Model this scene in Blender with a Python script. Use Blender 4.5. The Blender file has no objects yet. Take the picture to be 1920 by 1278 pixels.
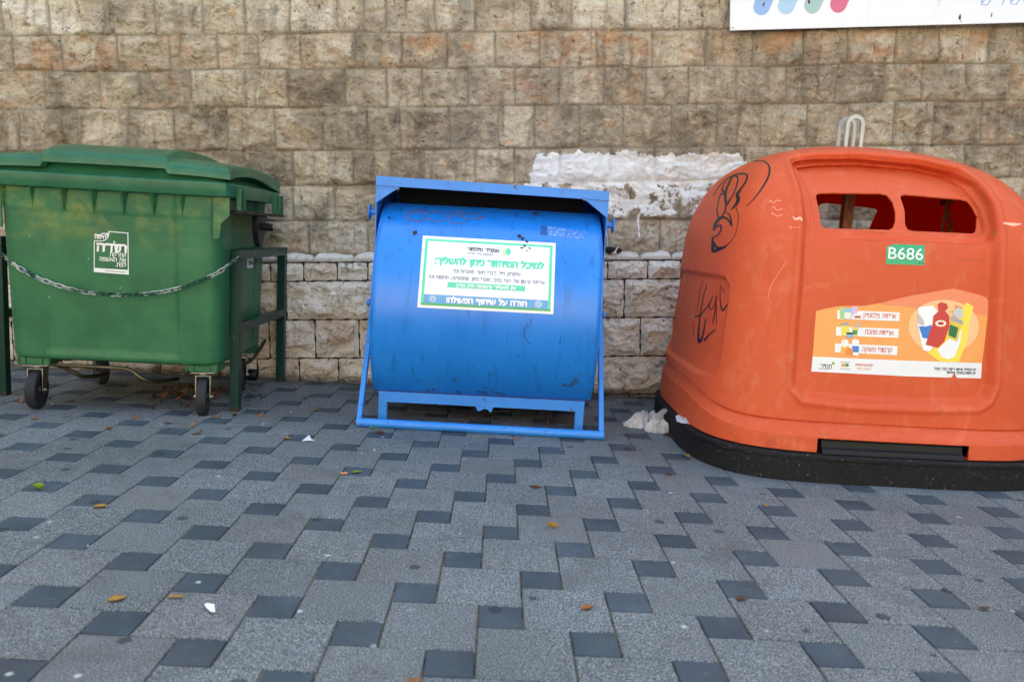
import bpy, bmesh, math, random
import numpy as np
from mathutils import Vector, Matrix
from mathutils.bvhtree import BVHTree
random.seed(7); RNG = np.random.default_rng(7)
S = bpy.context.scene
COL = S.collection
R = math.radians
cos, sin, pi = math.cos, math.sin, math.pi

# ------------------------------------------------------------------ camera
FOC = 1473.17                                   # focal length in pixels of a 1920 wide frame
YAW, PIT, ROL = R(-1.15), R(7.626), R(3.156)    # the pavement falls to the right, so the ground plane is seen rolled
CAM = Vector((-0.2393, -2.6256, 1.0499))
def ray(px, py):
    x = (px - 960) / FOC; y = (py - 639) / FOC
    c, s = cos(ROL), sin(ROL); x, y = x * c + y * s, -x * s + y * c
    c, s = cos(PIT), sin(PIT); Y = c - y * s; Z = -s - y * c
    c, s = cos(YAW), sin(YAW)
    return Vector((x * c - Y * s, x * s + Y * c, Z))
def at_z(px, py, z=0.0):
    d = ray(px, py); return CAM + d * ((z - CAM.z) / d.z)
def at_y(px, py, y):
    d = ray(px, py); return CAM + d * ((y - CAM.y) / d.y)
def at_x(px, py, x):
    d = ray(px, py); return CAM + d * ((x - CAM.x) / d.x)
cd = bpy.data.cameras.new('camera'); cam = bpy.data.objects.new('camera', cd); COL.objects.link(cam)
f_ = ray(960, 639); r_ = ray(960 + FOC, 639) - f_; d_ = ray(960, 639 + FOC) - f_
cam.matrix_world = Matrix(((r_.x, -d_.x, -f_.x, CAM.x), (r_.y, -d_.y, -f_.y, CAM.y), (r_.z, -d_.z, -f_.z, CAM.z), (0, 0, 0, 1)))
cd.sensor_fit = 'HORIZONTAL'; cd.sensor_width = 36; cd.lens = FOC / 1920 * 36
cd.clip_start = 0.05; cd.clip_end = 2000
cd.dof.use_dof = True; cd.dof.focus_distance = 4.05; cd.dof.aperture_fstop = 3.2
S.camera = cam

# ------------------------------------------------------------------ helpers
def lin(h):
    h = h.lstrip('#'); v = [int(h[i:i + 2], 16) / 255 for i in (0, 2, 4)]
    return tuple(((c + .055) / 1.055) ** 2.4 if c > .04045 else c / 12.92 for c in v) + (1,)
class Mat:
    """small node builder"""
    def __init__(s, name, base=(.5, .5, .5, 1), rough=.6, metal=0, spec=.5):
        s.m = bpy.data.materials.new(name); s.m.use_nodes = True; s.t = s.m.node_tree
        s.b = s.t.nodes['Principled BSDF']
        s.b.inputs['Base Color'].default_value = base; s.b.inputs['Roughness'].default_value = rough
        s.b.inputs['Metallic'].default_value = metal; s.b.inputs['Specular IOR Level'].default_value = spec
        s.tc = None
    def n(s, typ, **kw):
        n = s.t.nodes.new(typ)
        for k, v in kw.items(): setattr(n, k, v)
        return n
    def put(s, sock, v):
        if hasattr(v, 'links') or isinstance(v, bpy.types.NodeSocket): s.t.links.new(v, sock)
        else: sock.default_value = v
    def co(s, scale=(1, 1, 1), rot=(0, 0, 0), kind='Object'):
        if s.tc is None: s.tc = s.n('ShaderNodeTexCoord')
        mp = s.n('ShaderNodeMapping'); mp.inputs['Scale'].default_value = scale; mp.inputs['Rotation'].default_value = rot
        s.t.links.new(s.tc.outputs[kind], mp.inputs['Vector']); return mp.outputs[0]
    def noise(s, scale, detail=4, rough=.55, vec=None, dist=0):
        n = s.n('ShaderNodeTexNoise'); n.inputs['Scale'].default_value = scale; n.inputs['Detail'].default_value = detail
        n.inputs['Roughness'].default_value = rough; n.inputs['Distortion'].default_value = dist
        s.t.links.new(vec if vec is not None else s.co(), n.inputs['Vector']); return n.outputs['Fac']
    def voro(s, scale, vec=None, feature='F1', out='Distance', rnd=1):
        n = s.n('ShaderNodeTexVoronoi', feature=feature); n.inputs['Scale'].default_value = scale; n.inputs['Randomness'].default_value = rnd
        s.t.links.new(vec if vec is not None else s.co(), n.inputs['Vector']); return n.outputs[out]
    def ramp(s, fac, stops, interp='LINEAR'):
        n = s.n('ShaderNodeValToRGB'); cr = n.color_ramp; cr.interpolation = interp
        while len(cr.elements) < len(stops): cr.elements.new(.5)
        for e, (p, c) in zip(cr.elements, stops):
            e.position = p; e.color = c if isinstance(c, tuple) else (c, c, c, 1)
        s.put(n.inputs[0], fac); return n.outputs[0]
    def math(s, op, a, b=0.0, clamp=False):
        n = s.n('ShaderNodeMath', operation=op, use_clamp=clamp); s.put(n.inputs[0], a); s.put(n.inputs[1], b); return n.outputs[0]
    def mix(s, fac, a, b, mode='MIX'):
        n = s.n('ShaderNodeMix', data_type='RGBA', blend_type=mode)
        s.put(n.inputs[0], fac); s.put(n.inputs[6], a); s.put(n.inputs[7], b); return n.outputs[2]
    def attr(s, name):
        a = s.n('ShaderNodeAttribute'); a.attribute_name = name
        sp = s.n('ShaderNodeSeparateColor'); s.t.links.new(a.outputs['Color'], sp.inputs[0])
        return sp.outputs[0], sp.outputs[1], sp.outputs[2], a.outputs['Alpha']
    def xyz(s, kind='Object'):
        if s.tc is None: s.tc = s.n('ShaderNodeTexCoord')
        sp = s.n('ShaderNodeSeparateXYZ'); s.t.links.new(s.tc.outputs[kind], sp.inputs[0]); return sp.outputs
    def base(s, v): s.put(s.b.inputs['Base Color'], v); return s
    def rough(s, v): s.put(s.b.inputs['Roughness'], v); return s
    def bump(s, h, strength=.3, dist=.01):
        n = s.n('ShaderNodeBump'); n.inputs['Strength'].default_value = strength; n.inputs['Distance'].default_value = dist
        s.put(n.inputs['Height'], h); s.t.links.new(n.outputs[0], s.b.inputs['Normal']); return s

MW = {}                                   # world matrices of the things
def thing(name, label, cat, loc=(0, 0, 0), rotz=0, group=None):
    o = bpy.data.objects.new(name, None); COL.objects.link(o); o.empty_display_size = .1
    o.location = loc; o.rotation_euler = (0, 0, rotz)
    MW[o] = Matrix.Translation(loc) @ Matrix.Rotation(rotz, 4, 'Z')
    o['label'] = label; o['category'] = cat
    if group: o['group'] = group
    return o
def tag(o, label=None, cat=None, group=None, kind=None):
    for k, v in (('label', label), ('category', cat), ('group', group), ('kind', kind)):
        if v: o[k] = v
    return o
def finish(me, mat, smooth):
    mats = mat if isinstance(mat, (list, tuple)) else [mat]
    for m in mats: me.materials.append(m.m if isinstance(m, Mat) else m)
    if smooth is not None:
        me.polygons.foreach_set('use_smooth', [True] * len(me.polygons))
        if smooth > 0 and hasattr(me, 'set_sharp_from_angle'): me.set_sharp_from_angle(angle=R(smooth))
def obj(name, geo, mat, parent=None, world=True, smooth=None, label=None):
    """geo: bmesh or (verts, faces). One mesh object; world=True: coordinates are world ones."""
    me = bpy.data.meshes.new(name)
    if isinstance(geo, bmesh.types.BMesh): geo.to_mesh(me); geo.free()
    else: me.from_pydata([tuple(v) for v in geo[0]], [], [tuple(f) for f in geo[1]])
    o = bpy.data.objects.new(name, me); COL.objects.link(o)
    if parent is not None:
        root = parent
        while root.parent is not None: root = root.parent
        o.parent = parent
        if world: me.transform(MW[root].inverted())
    elif world == 'base':
        pass
    finish(me, mat, smooth)
    if label: o['label'] = label
    return o
def grid_obj(name, V, nu, nv, mat, parent=None, closed=False, smooth=40, attrs=None, keep=None, world=True):
    """V: array (nv*nu,3) row major; fast big grids; keep: face mask"""
    i = np.arange(nv - 1)[:, None] * nu; j = np.arange(nu if closed else nu - 1)[None, :]
    jn = (j + 1) % nu
    F = np.stack([i + j, i + jn, i + nu + jn, i + nu + j], -1).reshape(-1, 4)
    if keep is not None: F = F[keep]
    me = bpy.data.meshes.new(name); V = np.ascontiguousarray(V, dtype=np.float32)
    me.vertices.add(len(V)); me.vertices.foreach_set('co', V.ravel())
    me.loops.add(len(F) * 4); me.loops.foreach_set('vertex_index', F.ravel().astype(np.int32))
    me.polygons.add(len(F)); me.polygons.foreach_set('loop_start', np.arange(0, len(F) * 4, 4, dtype=np.int32))
    me.update(calc_edges=True)
    if attrs is not None:
        a = me.color_attributes.new('kit', 'FLOAT_COLOR', 'POINT'); a.data.foreach_set('color', np.ascontiguousarray(attrs, dtype=np.float32).ravel())
    o = bpy.data.objects.new(name, me); COL.objects.link(o)
    if parent is not None:
        o.parent = parent
        root = parent
        while root.parent is not None: root = root.parent
        if world: me.transform(MW[root].inverted())
    finish(me, mat, smooth); return o
def bm_box(bm, lo, hi, bev=0.0):
    g = bmesh.ops.create_cube(bm, size=1)['verts']
    for v in g: v.co = Vector([(lo[k] + hi[k]) / 2 + v.co[k] * (hi[k] - lo[k]) for k in range(3)])
    if bev:
        es = list({e for v in g for e in v.link_edges}); bmesh.ops.bevel(bm, geom=es, offset=bev, segments=2, affect='EDGES', profile=.5)
    return bm
def box(lo, hi, bev=0.0): return bm_box(bmesh.new(), lo, hi, bev)
def bm_tube(bm, pts, r, seg=12, cap=True, radii=None, closed=False):
    pts = [Vector(p) for p in pts]; n = len(pts); rings = []
    t0 = (pts[1] - pts[0]).normalized(); up = Vector((0, 0, 1)) if abs(t0.z) < .9 else Vector((1, 0, 0))
    nrm = t0.cross(up).normalized()
    for i, p in enumerate(pts):
        if closed: t = (pts[(i + 1) % n] - pts[i - 1]).normalized()
        else: t = ((pts[min(i + 1, n - 1)] - pts[max(i - 1, 0)])).normalized()
        nrm = (nrm - t * nrm.dot(t)).normalized(); b = t.cross(nrm)
        rr = radii[i] if radii else r
        rings.append([bm.verts.new(p + (nrm * cos(2 * pi * k / seg) + b * sin(2 * pi * k / seg)) * rr) for k in range(seg)])
    for a, c in list(zip(rings, rings[1:])) + ([(rings[-1], rings[0])] if closed else []):
        for k in range(seg): bm.faces.new((a[k], a[(k + 1) % seg], c[(k + 1) % seg], c[k]))
    if cap and not closed:
        bm.faces.new(rings[0][::-1]); bm.faces.new(rings[-1])
    return bm
def tube(pts, r, seg=12, **k): return bm_tube(bmesh.new(), pts, r, seg, **k)
def bm_prism(bm, poly, axis, a, b):
    """extrude a 2D polygon along axis ('x','y','z') from a to b"""
    def P(u, v, w): return {'x': (w, u, v), 'y': (u, w, v), 'z': (u, v, w)}[axis]
    A = [bm.verts.new(P(u, v, a)) for u, v in poly]; B = [bm.verts.new(P(u, v, b)) for u, v in poly]
    n = len(poly)
    bm.faces.new(A); bm.faces.new(B[::-1])
    for i in range(n): bm.faces.new((A[i], B[i], B[(i + 1) % n], A[(i + 1) % n]))
    bmesh.ops.recalc_face_normals(bm, faces=bm.faces[:]); return bm
def prism(poly, axis, a, b, bev=0):
    bm = bm_prism(bmesh.new(), poly, axis, a, b)
    if bev: bmesh.ops.bevel(bm, geom=bm.edges[:], offset=bev, segments=2, affect='EDGES', profile=.5)
    return bm
def lathe(prof, axis_o, axis_d, seg=32):
    """prof: (r, h) list around an axis"""
    bm = bmesh.new(); d = Vector(axis_d).normalized(); up = Vector((0, 0, 1)) if abs(d.z) < .9 else Vector((1, 0, 0))
    u = d.cross(up).normalized(); v = d.cross(u); o = Vector(axis_o); rings = []
    for r, h in prof:
        if r < 1e-6: rings.append([bm.verts.new(o + d * h)])
        else: rings.append([bm.verts.new(o + d * h + (u * cos(2 * pi * k / seg) + v * sin(2 * pi * k / seg)) * r) for k in range(seg)])
    for a, c in zip(rings, rings[1:]):
        for k in range(seg):
            k2 = (k + 1) % seg
            q = [a[k % len(a)], a[k2 % len(a)], c[k2 % len(c)], c[k % len(c)]]
            q = list(dict.fromkeys(q))
            if len(q) > 2: bm.faces.new(q)
    bmesh.ops.recalc_face_normals(bm, faces=bm.faces[:]); return bm
def solidify(o, th, off=-1):
    m = o.modifiers.new('thickness', 'SOLIDIFY'); m.thickness = th; m.offset = off; return o
def bevelmod(o, w, seg=2):
    m = o.modifiers.new('bevel', 'BEVEL'); m.width = w; m.segments = seg; m.limit_method = 'ANGLE'; m.angle_limit = R(35); return o
# smooth 2-D value noise in numpy
_T = RNG.random((8, 256, 256))
def vn(x, y, s=0):
    x = np.asarray(x, float); y = np.asarray(y, float)
    xi = np.floor(x).astype(int); yi = np.floor(y).astype(int); fx = x - xi; fy = y - yi
    fx = fx * fx * fx * (fx * (fx * 6 - 15) + 10); fy = fy * fy * fy * (fy * (fy * 6 - 15) + 10)
    T = _T[s % 8]; a = T[xi & 255, yi & 255]; b = T[(xi + 1) & 255, yi & 255]; c = T[xi & 255, (yi + 1) & 255]; d = T[(xi + 1) & 255, (yi + 1) & 255]
    return (a * (1 - fx) + b * fx) * (1 - fy) + (c * (1 - fx) + d * fx) * fy
def fbm(x, y, s=0, o=4, g=.5):
    v = 0; a = 1; t = 0
    for k in range(o): v = v + a * vn(x * 2 ** k + 17.3 * k, y * 2 ** k + 9.1 * k, s + k); t += a; a *= g
    return v / t
def ridged(x, y, s=0, o=4, g=.55):
    v = 0; a = 1; t = 0
    for k in range(o): v = v + a * (1 - np.abs(2 * vn(x * 2 ** k + 31.7 * k, y * 2 ** k + 3.3 * k, s + k) - 1)); t += a; a *= g
    return v / t
def sst(a, b, x): t = np.clip((x - a) / (b - a), 0, 1); return t * t * (3 - 2 * t)
def polysdf(P, x, y):
    """signed distance to a polygon, negative inside"""
    P = np.asarray(P, float); d = np.full(x.shape, 1e9); sgn = np.ones(x.shape)
    for (ax, ay), (bx, by) in zip(P, np.roll(P, -1, 0)):
        ex, ey = bx - ax, by - ay; wx, wy = x - ax, y - ay
        t = np.clip((wx * ex + wy * ey) / (ex * ex + ey * ey + 1e-12), 0, 1)
        d = np.minimum(d, np.hypot(wx - t * ex, wy - t * ey))
        c1 = y >= ay; c2 = y < by; c3 = ex * wy > ey * wx
        sgn = np.where((c1 & c2 & c3) | (~c1 & ~c2 & ~c3), -sgn, sgn)
    return d * sgn
def catmull(P, n=8):
    P = [np.array(p, float) for p in P]; Q = [2 * P[0] - P[1]] + P + [2 * P[-1] - P[-2]]; out = []
    for i in range(1, len(Q) - 2):
        for k in range(n):
            t = k / n; a, b, c, d = Q[i - 1:i + 3]
            out.append(.5 * (2 * b + (c - a) * t + (2 * a - 5 * b + 4 * c - d) * t * t + (3 * b - a - 3 * c + d) * t ** 3))
    out.append(P[-1]); return out
# ---- things laid on a surface (stickers, lettering, drawn marks): laid down by looking along rays at the real surface
class Skin:
    def __init__(s, *objs):
        s.trees = []
        for o in objs:
            root = o
            while root.parent is not None: root = root.parent
            M = MW.get(root, Matrix.Identity(4)); me = o.data
            s.trees.append(BVHTree.FromPolygons([M @ v.co for v in me.vertices], [p.vertices[:] for p in me.polygons]))
    def hit(s, px, py, off=0.0):
        d = ray(px, py).normalized(); best = None
        for t in s.trees:
            h = t.ray_cast(CAM, d)
            if h[0] is not None and (best is None or h[3] < best[3]): best = h
        if best is None: return None
        n = best[1]
        if n.dot(d) > 0: n = -n
        return best[0] + n * off
def resample(P, n):
    P = np.array(P, float); L = np.r_[0, np.cumsum(np.hypot(*np.diff(P, axis=0).T))]
    return np.c_[np.interp(np.linspace(0, L[-1], n), L, P[:, 0]), np.interp(np.linspace(0, L[-1], n), L, P[:, 1])]
def sheet(skin, top, bot, off, nu=24, nv=10, geo=None):
    """sheet between two pixel polylines"""
    V, F = geo if geo else ([], [])
    A = resample(top, nu); B = resample(bot, nu); k0 = len(V); ok = []
    for j in range(nv):
        for i in range(nu):
            p = A[i] + (B[i] - A[i]) * j / (nv - 1); h = skin.hit(p[0], p[1], off); ok.append(h is not None); V.append(h or Vector((0, 0, 0)))
    for j in range(nv - 1):
        for i in range(nu - 1):
            q = [j * nu + i, j * nu + i + 1, (j + 1) * nu + i + 1, (j + 1) * nu + i]
            if all(ok[k] for k in q): F.append([k0 + k for k in q][::-1])
    return V, F
def blob(skin, c, rx, ry, off, geo=None, seg=14, jag=0, rot=0):
    V, F = geo if geo else ([], [])
    pts = []
    for k in range(seg):
        a = 2 * pi * k / seg; q = 1 + jag * (random.random() - .5); x, y = rx * q * cos(a), ry * q * sin(a)
        h = skin.hit(c[0] + x * cos(rot) - y * sin(rot), c[1] + x * sin(rot) + y * cos(rot), off)
        if h is None: return V, F
        pts.append(h)
    k0 = len(V); V.extend(pts); F.append(list(range(k0, k0 + seg))[::-1]); return V, F
_lay = [0]
def stroke(skin, P, w, off, geo=None, smooth=6, taper=False, straight=False):
    """ribbon along a pixel polyline, w = width in pixels or a list"""
    V, F = geo if geo else ([], [])
    W = w if isinstance(w, (list, tuple)) else [w] * len(P)
    if straight: Q = [np.array(p, float) for p in P]; ww = list(W)
    else:
        Q = catmull([(p[0], p[1]) for p in P], smooth); ww = np.interp(np.linspace(0, len(P) - 1, len(Q)), range(len(P)), W)
    _lay[0] = (_lay[0] + 1) % 12; off = off + _lay[0] * 4e-5
    k0 = len(V); n = 0
    for i in range(len(Q)):
        a = Q[max(i - 1, 0)]; b = Q[min(i + 1, len(Q) - 1)]; t = b - a; L = np.hypot(*t) or 1; t = t / L; m = np.array([-t[1], t[0]])
        if straight and 0 < i < len(Q) - 1:
            t1 = Q[i] - Q[i - 1]; t1 = t1 / (np.hypot(*t1) or 1); m1 = np.array([-t1[1], t1[0]]); cs = max(.45, abs(m.dot(m1))); m = m / cs
        e = ww[i] / 2
        p = Q[i] + (0 if not straight else (-t * ww[i] * .5 if i == 0 else (t * ww[i] * .5 if i == len(Q) - 1 else 0)))
        h1 = skin.hit(*(p + m * e), off); h2 = skin.hit(*(p - m * e), off)
        if h1 is None or h2 is None or (n and not straight and (h1 - V[-2]).length > .12): n = 0; continue
        V.extend([h1, h2]); n += 1; m_ = len(V)
        if n > 1: F.append((m_ - 4, m_ - 3, m_ - 1, m_ - 2))
    return V, F
HEB = {'א': (.75, [[(.02, 1), (.73, 0)], [(.7, 1), (.7, .62), (.5, .4)], [(.2, .72), (.06, .4), (.06, 0)]]),
 'ב': (.75, [[(.05, 1), (.5, 1), (.6, .9), (.6, .05)], [(0, 0), (.73, 0)]]), 'ג': (.45, [[(.05, 1), (.33, 1), (.38, .6), (.43, 0)], [(.38, .35), (.05, 0)]]),
 'ד': (.7, [[(0, 1), (.7, 1)], [(.57, 1), (.57, 0)]]), 'ה': (.68, [[(.02, 1), (.55, 1), (.63, .9), (.63, 0)], [(.08, .6), (.08, 0)]]),
 'ו': (.24, [[(.0, 1), (.2, 1), (.2, 0)]]), 'ז': (.4, [[(0, 1), (.38, 1)], [(.2, 1), (.2, 0)]]), 'ח': (.68, [[(0, 1), (.55, 1), (.63, .9), (.63, 0)], [(.08, 1), (.08, 0)]]),
 'ט': (.72, [[(.05, 1), (.06, .1), (.15, 0), (.58, 0), (.68, .15), (.68, .85), (.55, 1), (.38, .95)]]), 'י': (.24, [[(0, 1), (.2, 1), (.2, .5)]]),
 'כ': (.62, [[(0, 1), (.45, 1), (.6, .85), (.6, .15), (.45, 0), (0, 0)]]), 'ך': (.62, [[(0, 1), (.5, 1), (.6, .9), (.6, -.35)]]),
 'ל': (.6, [[(.03, 1.35), (.03, 1), (.5, 1), (.57, .8), (.2, 0)]]), 'מ': (.74, [[(0, 1), (.2, .65), (.05, 0)], [(.15, .8), (.35, 1), (.55, .97), (.7, .7), (.7, 0), (.38, 0)]]),
 'ם': (.7, [[(.05, 1), (.55, 1), (.65, .88), (.65, 0), (.06, 0), (.06, .97)]]), 'נ': (.44, [[(.1, 1), (.33, 1), (.4, .88), (.4, 0), (0, 0)]]), 'ן': (.24, [[(0, 1), (.2, 1), (.2, -.35)]]),
 'ס': (.72, [[(0, 1), (.62, 1), (.68, .5), (.55, .08), (.35, 0), (.15, .1), (.06, .5), (.12, .96)]]), 'ע': (.68, [[(.05, 1), (.25, .15)], [(.64, 1), (.58, .5), (.4, .15), (0, -.08)]]),
 'פ': (.68, [[(.3, .52), (.1, .58), (.1, 1), (.5, 1), (.64, .85), (.64, .15), (.5, 0), (0, 0)]]), 'ף': (.66, [[(.3, .52), (.1, .58), (.1, 1), (.52, 1), (.62, .85), (.62, -.35)]]),
 'צ': (.66, [[(0, 1), (.57, .08)], [(.6, 1), (.57, .7), (.35, .5)], [(.64, 0), (0, 0)]]), 'ץ': (.62, [[(.05, 1), (.1, .6), (.25, .3), (.25, -.35)], [(.6, 1), (.55, .6), (.27, .33)]]),
 'ק': (.66, [[(0, 1), (.52, 1), (.62, .85), (.6, .5), (.45, .2)], [(.1, .6), (.1, -.35)]]), 'ר': (.62, [[(0, 1), (.48, 1), (.6, .85), (.6, 0)]]),
 'ש': (.94, [[(.05, 1), (.12, 0), (.55, 0), (.82, .3), (.9, 1)], [(.47, 1), (.44, .5), (.2, .22)]]), 'ת': (.76, [[(.1, 1), (.6, 1), (.72, .85), (.72, 0)], [(.2, 1), (.18, .15), (0, 0)]]),
 ':': (.16, [[(.08, .1), (.08, .0)], [(.08, .8), (.08, .7)]]), '.': (.16, [[(.08, .06), (.08, 0)]]), ',': (.16, [[(.1, .05), (.04, -.2)]]), '!': (.2, [[(.1, 1), (.1, .35)], [(.1, .06), (.1, 0)]]),
 "'": (.18, [[(.1, 1.1), (.06, .85)]]), ' ': (.36, [])}
def hebrew(skin, s, L, Rr, h, w, off, geo=None, gap=.2):
    """Hebrew line between baseline pixels L (left end) and Rr (right end); h letter height, w stroke width in px"""
    V, F = geo if geo else ([], [])
    L = np.array(L, float); Rr = np.array(Rr, float); tot = sum(HEB[c][0] for c in s) + gap * (len(s) - 1)
    d = Rr - L; u = d / np.hypot(*d); up = np.array([u[1], -u[0]]); k = np.hypot(*d) / tot; x = tot
    for c in s:
        cw, st = HEB[c]; x -= cw
        for P in st: stroke(skin, [tuple(L + u * (x + a) * k + up * b * h) for a, b in P], w, off, (V, F), straight=True)
        x -= gap
    return V, F
def latin(skin, s, L, Rr, h, off, geo=None, embolden=0.0):
    V, F = geo if geo else ([], [])
    c = bpy.data.curves.new('letters', 'FONT'); c.body = s; c.offset = embolden; c.resolution_u = 4
    o = bpy.data.objects.new('letters', c); COL.objects.link(o)
    dg = bpy.context.evaluated_depsgraph_get(); me = bpy.data.meshes.new_from_object(o.evaluated_get(dg))
    P = np.array([v.co[:2] for v in me.vertices]); lo, hi = P.min(0), P.max(0)
    L = np.array(L, float); Rr = np.array(Rr, float); u = Rr - L; up = np.array([u[1], -u[0]]) / np.hypot(*u)
    k0 = len(V)
    for p in P:
        q = (p - lo) / (hi - lo); w = L + u * q[0] + up * q[1] * h; hh = skin.hit(w[0], w[1], off); V.append(hh or Vector((0, 0, -5)))
    for f in me.polygons: F.append([k0 + i for i in f.vertices])
    bpy.data.objects.remove(o); bpy.data.curves.remove(c); bpy.data.meshes.remove(me)
    return V, F
def plain(name, col, rough=.6, metal=0, bumpy=None, vary=.0, spec=.5):
    m = Mat(name, col, rough, metal, spec)
    if vary:
        n = m.noise(6, 5); m.base(m.mix(m.ramp(n, [(.35, 0.0), (.7, 1.0)]), col, tuple(c * (1 - vary) for c in col[:3]) + (1,)))
    if bumpy: m.bump(m.noise(bumpy[0], 4), bumpy[1], bumpy[2])
    return m
exec_parts = []

# ------------------------------------------------------------------ world and light
SUN_EL, SUN_AZ = R(47), R(12)          # the sun stands behind the high wall: everything in view is in its open shade
w = bpy.data.worlds.new('World'); S.world = w; w.use_nodes = True
nt = w.node_tree; bg = nt.nodes['Background']; sky = nt.nodes.new('ShaderNodeTexSky'); sky.sky_type = 'NISHITA'
sky.sun_disc = False; sky.sun_elevation = SUN_EL; sky.sun_rotation = SUN_AZ; sky.dust_density = 4.0; sky.air_density = 1.0; sky.ozone_density = 0.6; sky.altitude = 50
nt.links.new(sky.outputs[0], bg.inputs[0]); bg.inputs[1].default_value = 0.12
sd = bpy.data.lights.new('sun', 'SUN'); sd.energy = 4.0; sd.angle = R(.5); sd.color = (1, .95, .87)
so = bpy.data.objects.new('sun', sd); COL.objects.link(so)
sv = Vector((sin(SUN_AZ) * cos(SUN_EL), cos(SUN_AZ) * cos(SUN_EL), sin(SUN_EL)))
so.rotation_euler = sv.to_track_quat('Z', 'Y').to_euler(); so.location = (3, 20, 20)
S.view_settings.view_transform = 'Standard'; S.view_settings.look = 'None'
S.view_settings.exposure = 2.80; S.view_settings.gamma = 1
S.view_settings.use_white_balance = True; S.view_settings.white_balance_temperature = 7050; S.view_settings.white_balance_tint = 1
S.cycles.max_bounces = 8; S.cycles.diffuse_bounces = 5; S.cycles.use_denoising = True
S.cycles.sample_clamp_indirect = 6

# ------------------------------------------------------------------ pavement
B = .125                                          # side of a small dark paver
YW = 2.70; YP = 2.655                             # faces of the old wall and of the stone plinth
mt = Mat('paver_stone', rough=.75, spec=.3)
tr, tg, tb, ta = mt.attr('kit')
fine = mt.noise(430, 2, .6); mid = mt.noise(215, 3, .65); big = mt.noise(1.3, 5, .6); cloud = mt.noise(5.5, 5, .62)
spk = mt.ramp(mt.math('ADD', mt.math('MULTIPLY', fine, .4), mt.math('MULTIPLY', mid, .6)), [(.37, lin('#272d30')), (.5, lin('#596268')), (.63, lin('#b0b8bc'))])
drk = mt.ramp(mt.math('ADD', mt.math('MULTIPLY', fine, .4), mt.math('MULTIPLY', cloud, .6)), [(.30, lin('#2d3843')), (.70, lin('#53616d'))])
grain = mt.math('MULTIPLY', mt.math('LESS_THAN', mt.voro(230), .17), mt.math('GREATER_THAN', mt.voro(230, out='Color'), .55)); spk = mt.mix(mt.math('MULTIPLY', grain, .6), spk, lin('#c6ccd0'))
c = mt.mix(tr, spk, drk)
c = mt.mix(1.0, c, mt.ramp(tg, [(0, .92), (1, 1.07)]), 'MULTIPLY')
c = mt.mix(mt.math('MULTIPLY', mt.math('MULTIPLY', tb, .22), mt.math('SUBTRACT', 1.0, tr)), c, lin('#7a7472'))                      # a few warmer slabs
dst = mt.ramp(mt.noise(30, 6, .75, mt.co((1, 1, 1), (0, 0, .5)), 1.0), [(.58, 0.0), (.72, .30)]); c = mt.mix(dst, c, lin('#8f979b'))
contact_shade = mt.n('ShaderNodeMapRange'); mt.put(contact_shade.inputs[0], mt.math('ADD', mt.xyz()[1], mt.math('MULTIPLY', mt.math('SUBTRACT', cloud, .5), .5))); contact_shade.inputs[1].default_value = 2.40; contact_shade.inputs[2].default_value = 2.68; contact_shade.inputs[3].default_value = 0; contact_shade.inputs[4].default_value = .75
c = mt.mix(contact_shade.outputs[0], c, lin('#37312b'))  # dirt-brown band that paints contact shade along the wall foot
c = mt.mix(1.0, c, mt.ramp(big, [(.3, .78), (.7, 1.12)]), 'MULTIPLY')
c = mt.mix(mt.ramp(mt.noise(2.6, 6, .7, dist=.6), [(.52, 0.0), (.70, .5)]), c, lin('#454749'))       # walked-in grime
# old chewing gum: dark flat spots; pale droppings and scuffs
gv = mt.co(); gd = mt.voro(4.6, gv); gr = mt.voro(4.6, gv, out='Color')
gum = mt.math('MULTIPLY', mt.math('LESS_THAN', mt.math('ADD', gd, mt.math('MULTIPLY', mt.math('SUBTRACT', mid, .5), .12)), .10), mt.math('GREATER_THAN', mt.ramp(gr, [(0, 0.0), (1, 1.0)]), .33))
c = mt.mix(mt.math('MULTIPLY', gum, .75), c, lin('#2c3038'))
wd = mt.voro(7.3, mt.co((1, 1, 1), (0, 0, .6))); wr = mt.voro(7.3, mt.co((1, 1, 1), (0, 0, .6)), out='Color')
pale = mt.math('MULTIPLY', mt.math('LESS_THAN', mt.math('ADD', wd, mt.math('MULTIPLY', mt.math('SUBTRACT', fine, .5), .2)), .055), mt.math('GREATER_THAN', wr, .5))
c = mt.mix(mt.math('MULTIPLY', pale, .75), c, lin('#c9cdd0'))
scf = mt.ramp(mt.noise(9, 6, .75, mt.co((1, 2.5, 1), (0, 0, .9)), 1.5), [(.66, 0.0), (.74, .5)])
c = mt.mix(scf, c, lin('#a9b0b6'))
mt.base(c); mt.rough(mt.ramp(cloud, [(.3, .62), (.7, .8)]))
mt.bump(mt.math('ADD', fine, mt.math('MULTIPLY', mid, .5)), .35, .003)
jm = Mat('joint_sand', lin('#34312e'), .95); jm.base(jm.mix(jm.ramp(jm.noise(14, 4), [(.4, 0.0), (.6, 1.0)]), lin('#2b2927'), lin('#6b5d4e')))
V, F, A = [], [], []
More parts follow.
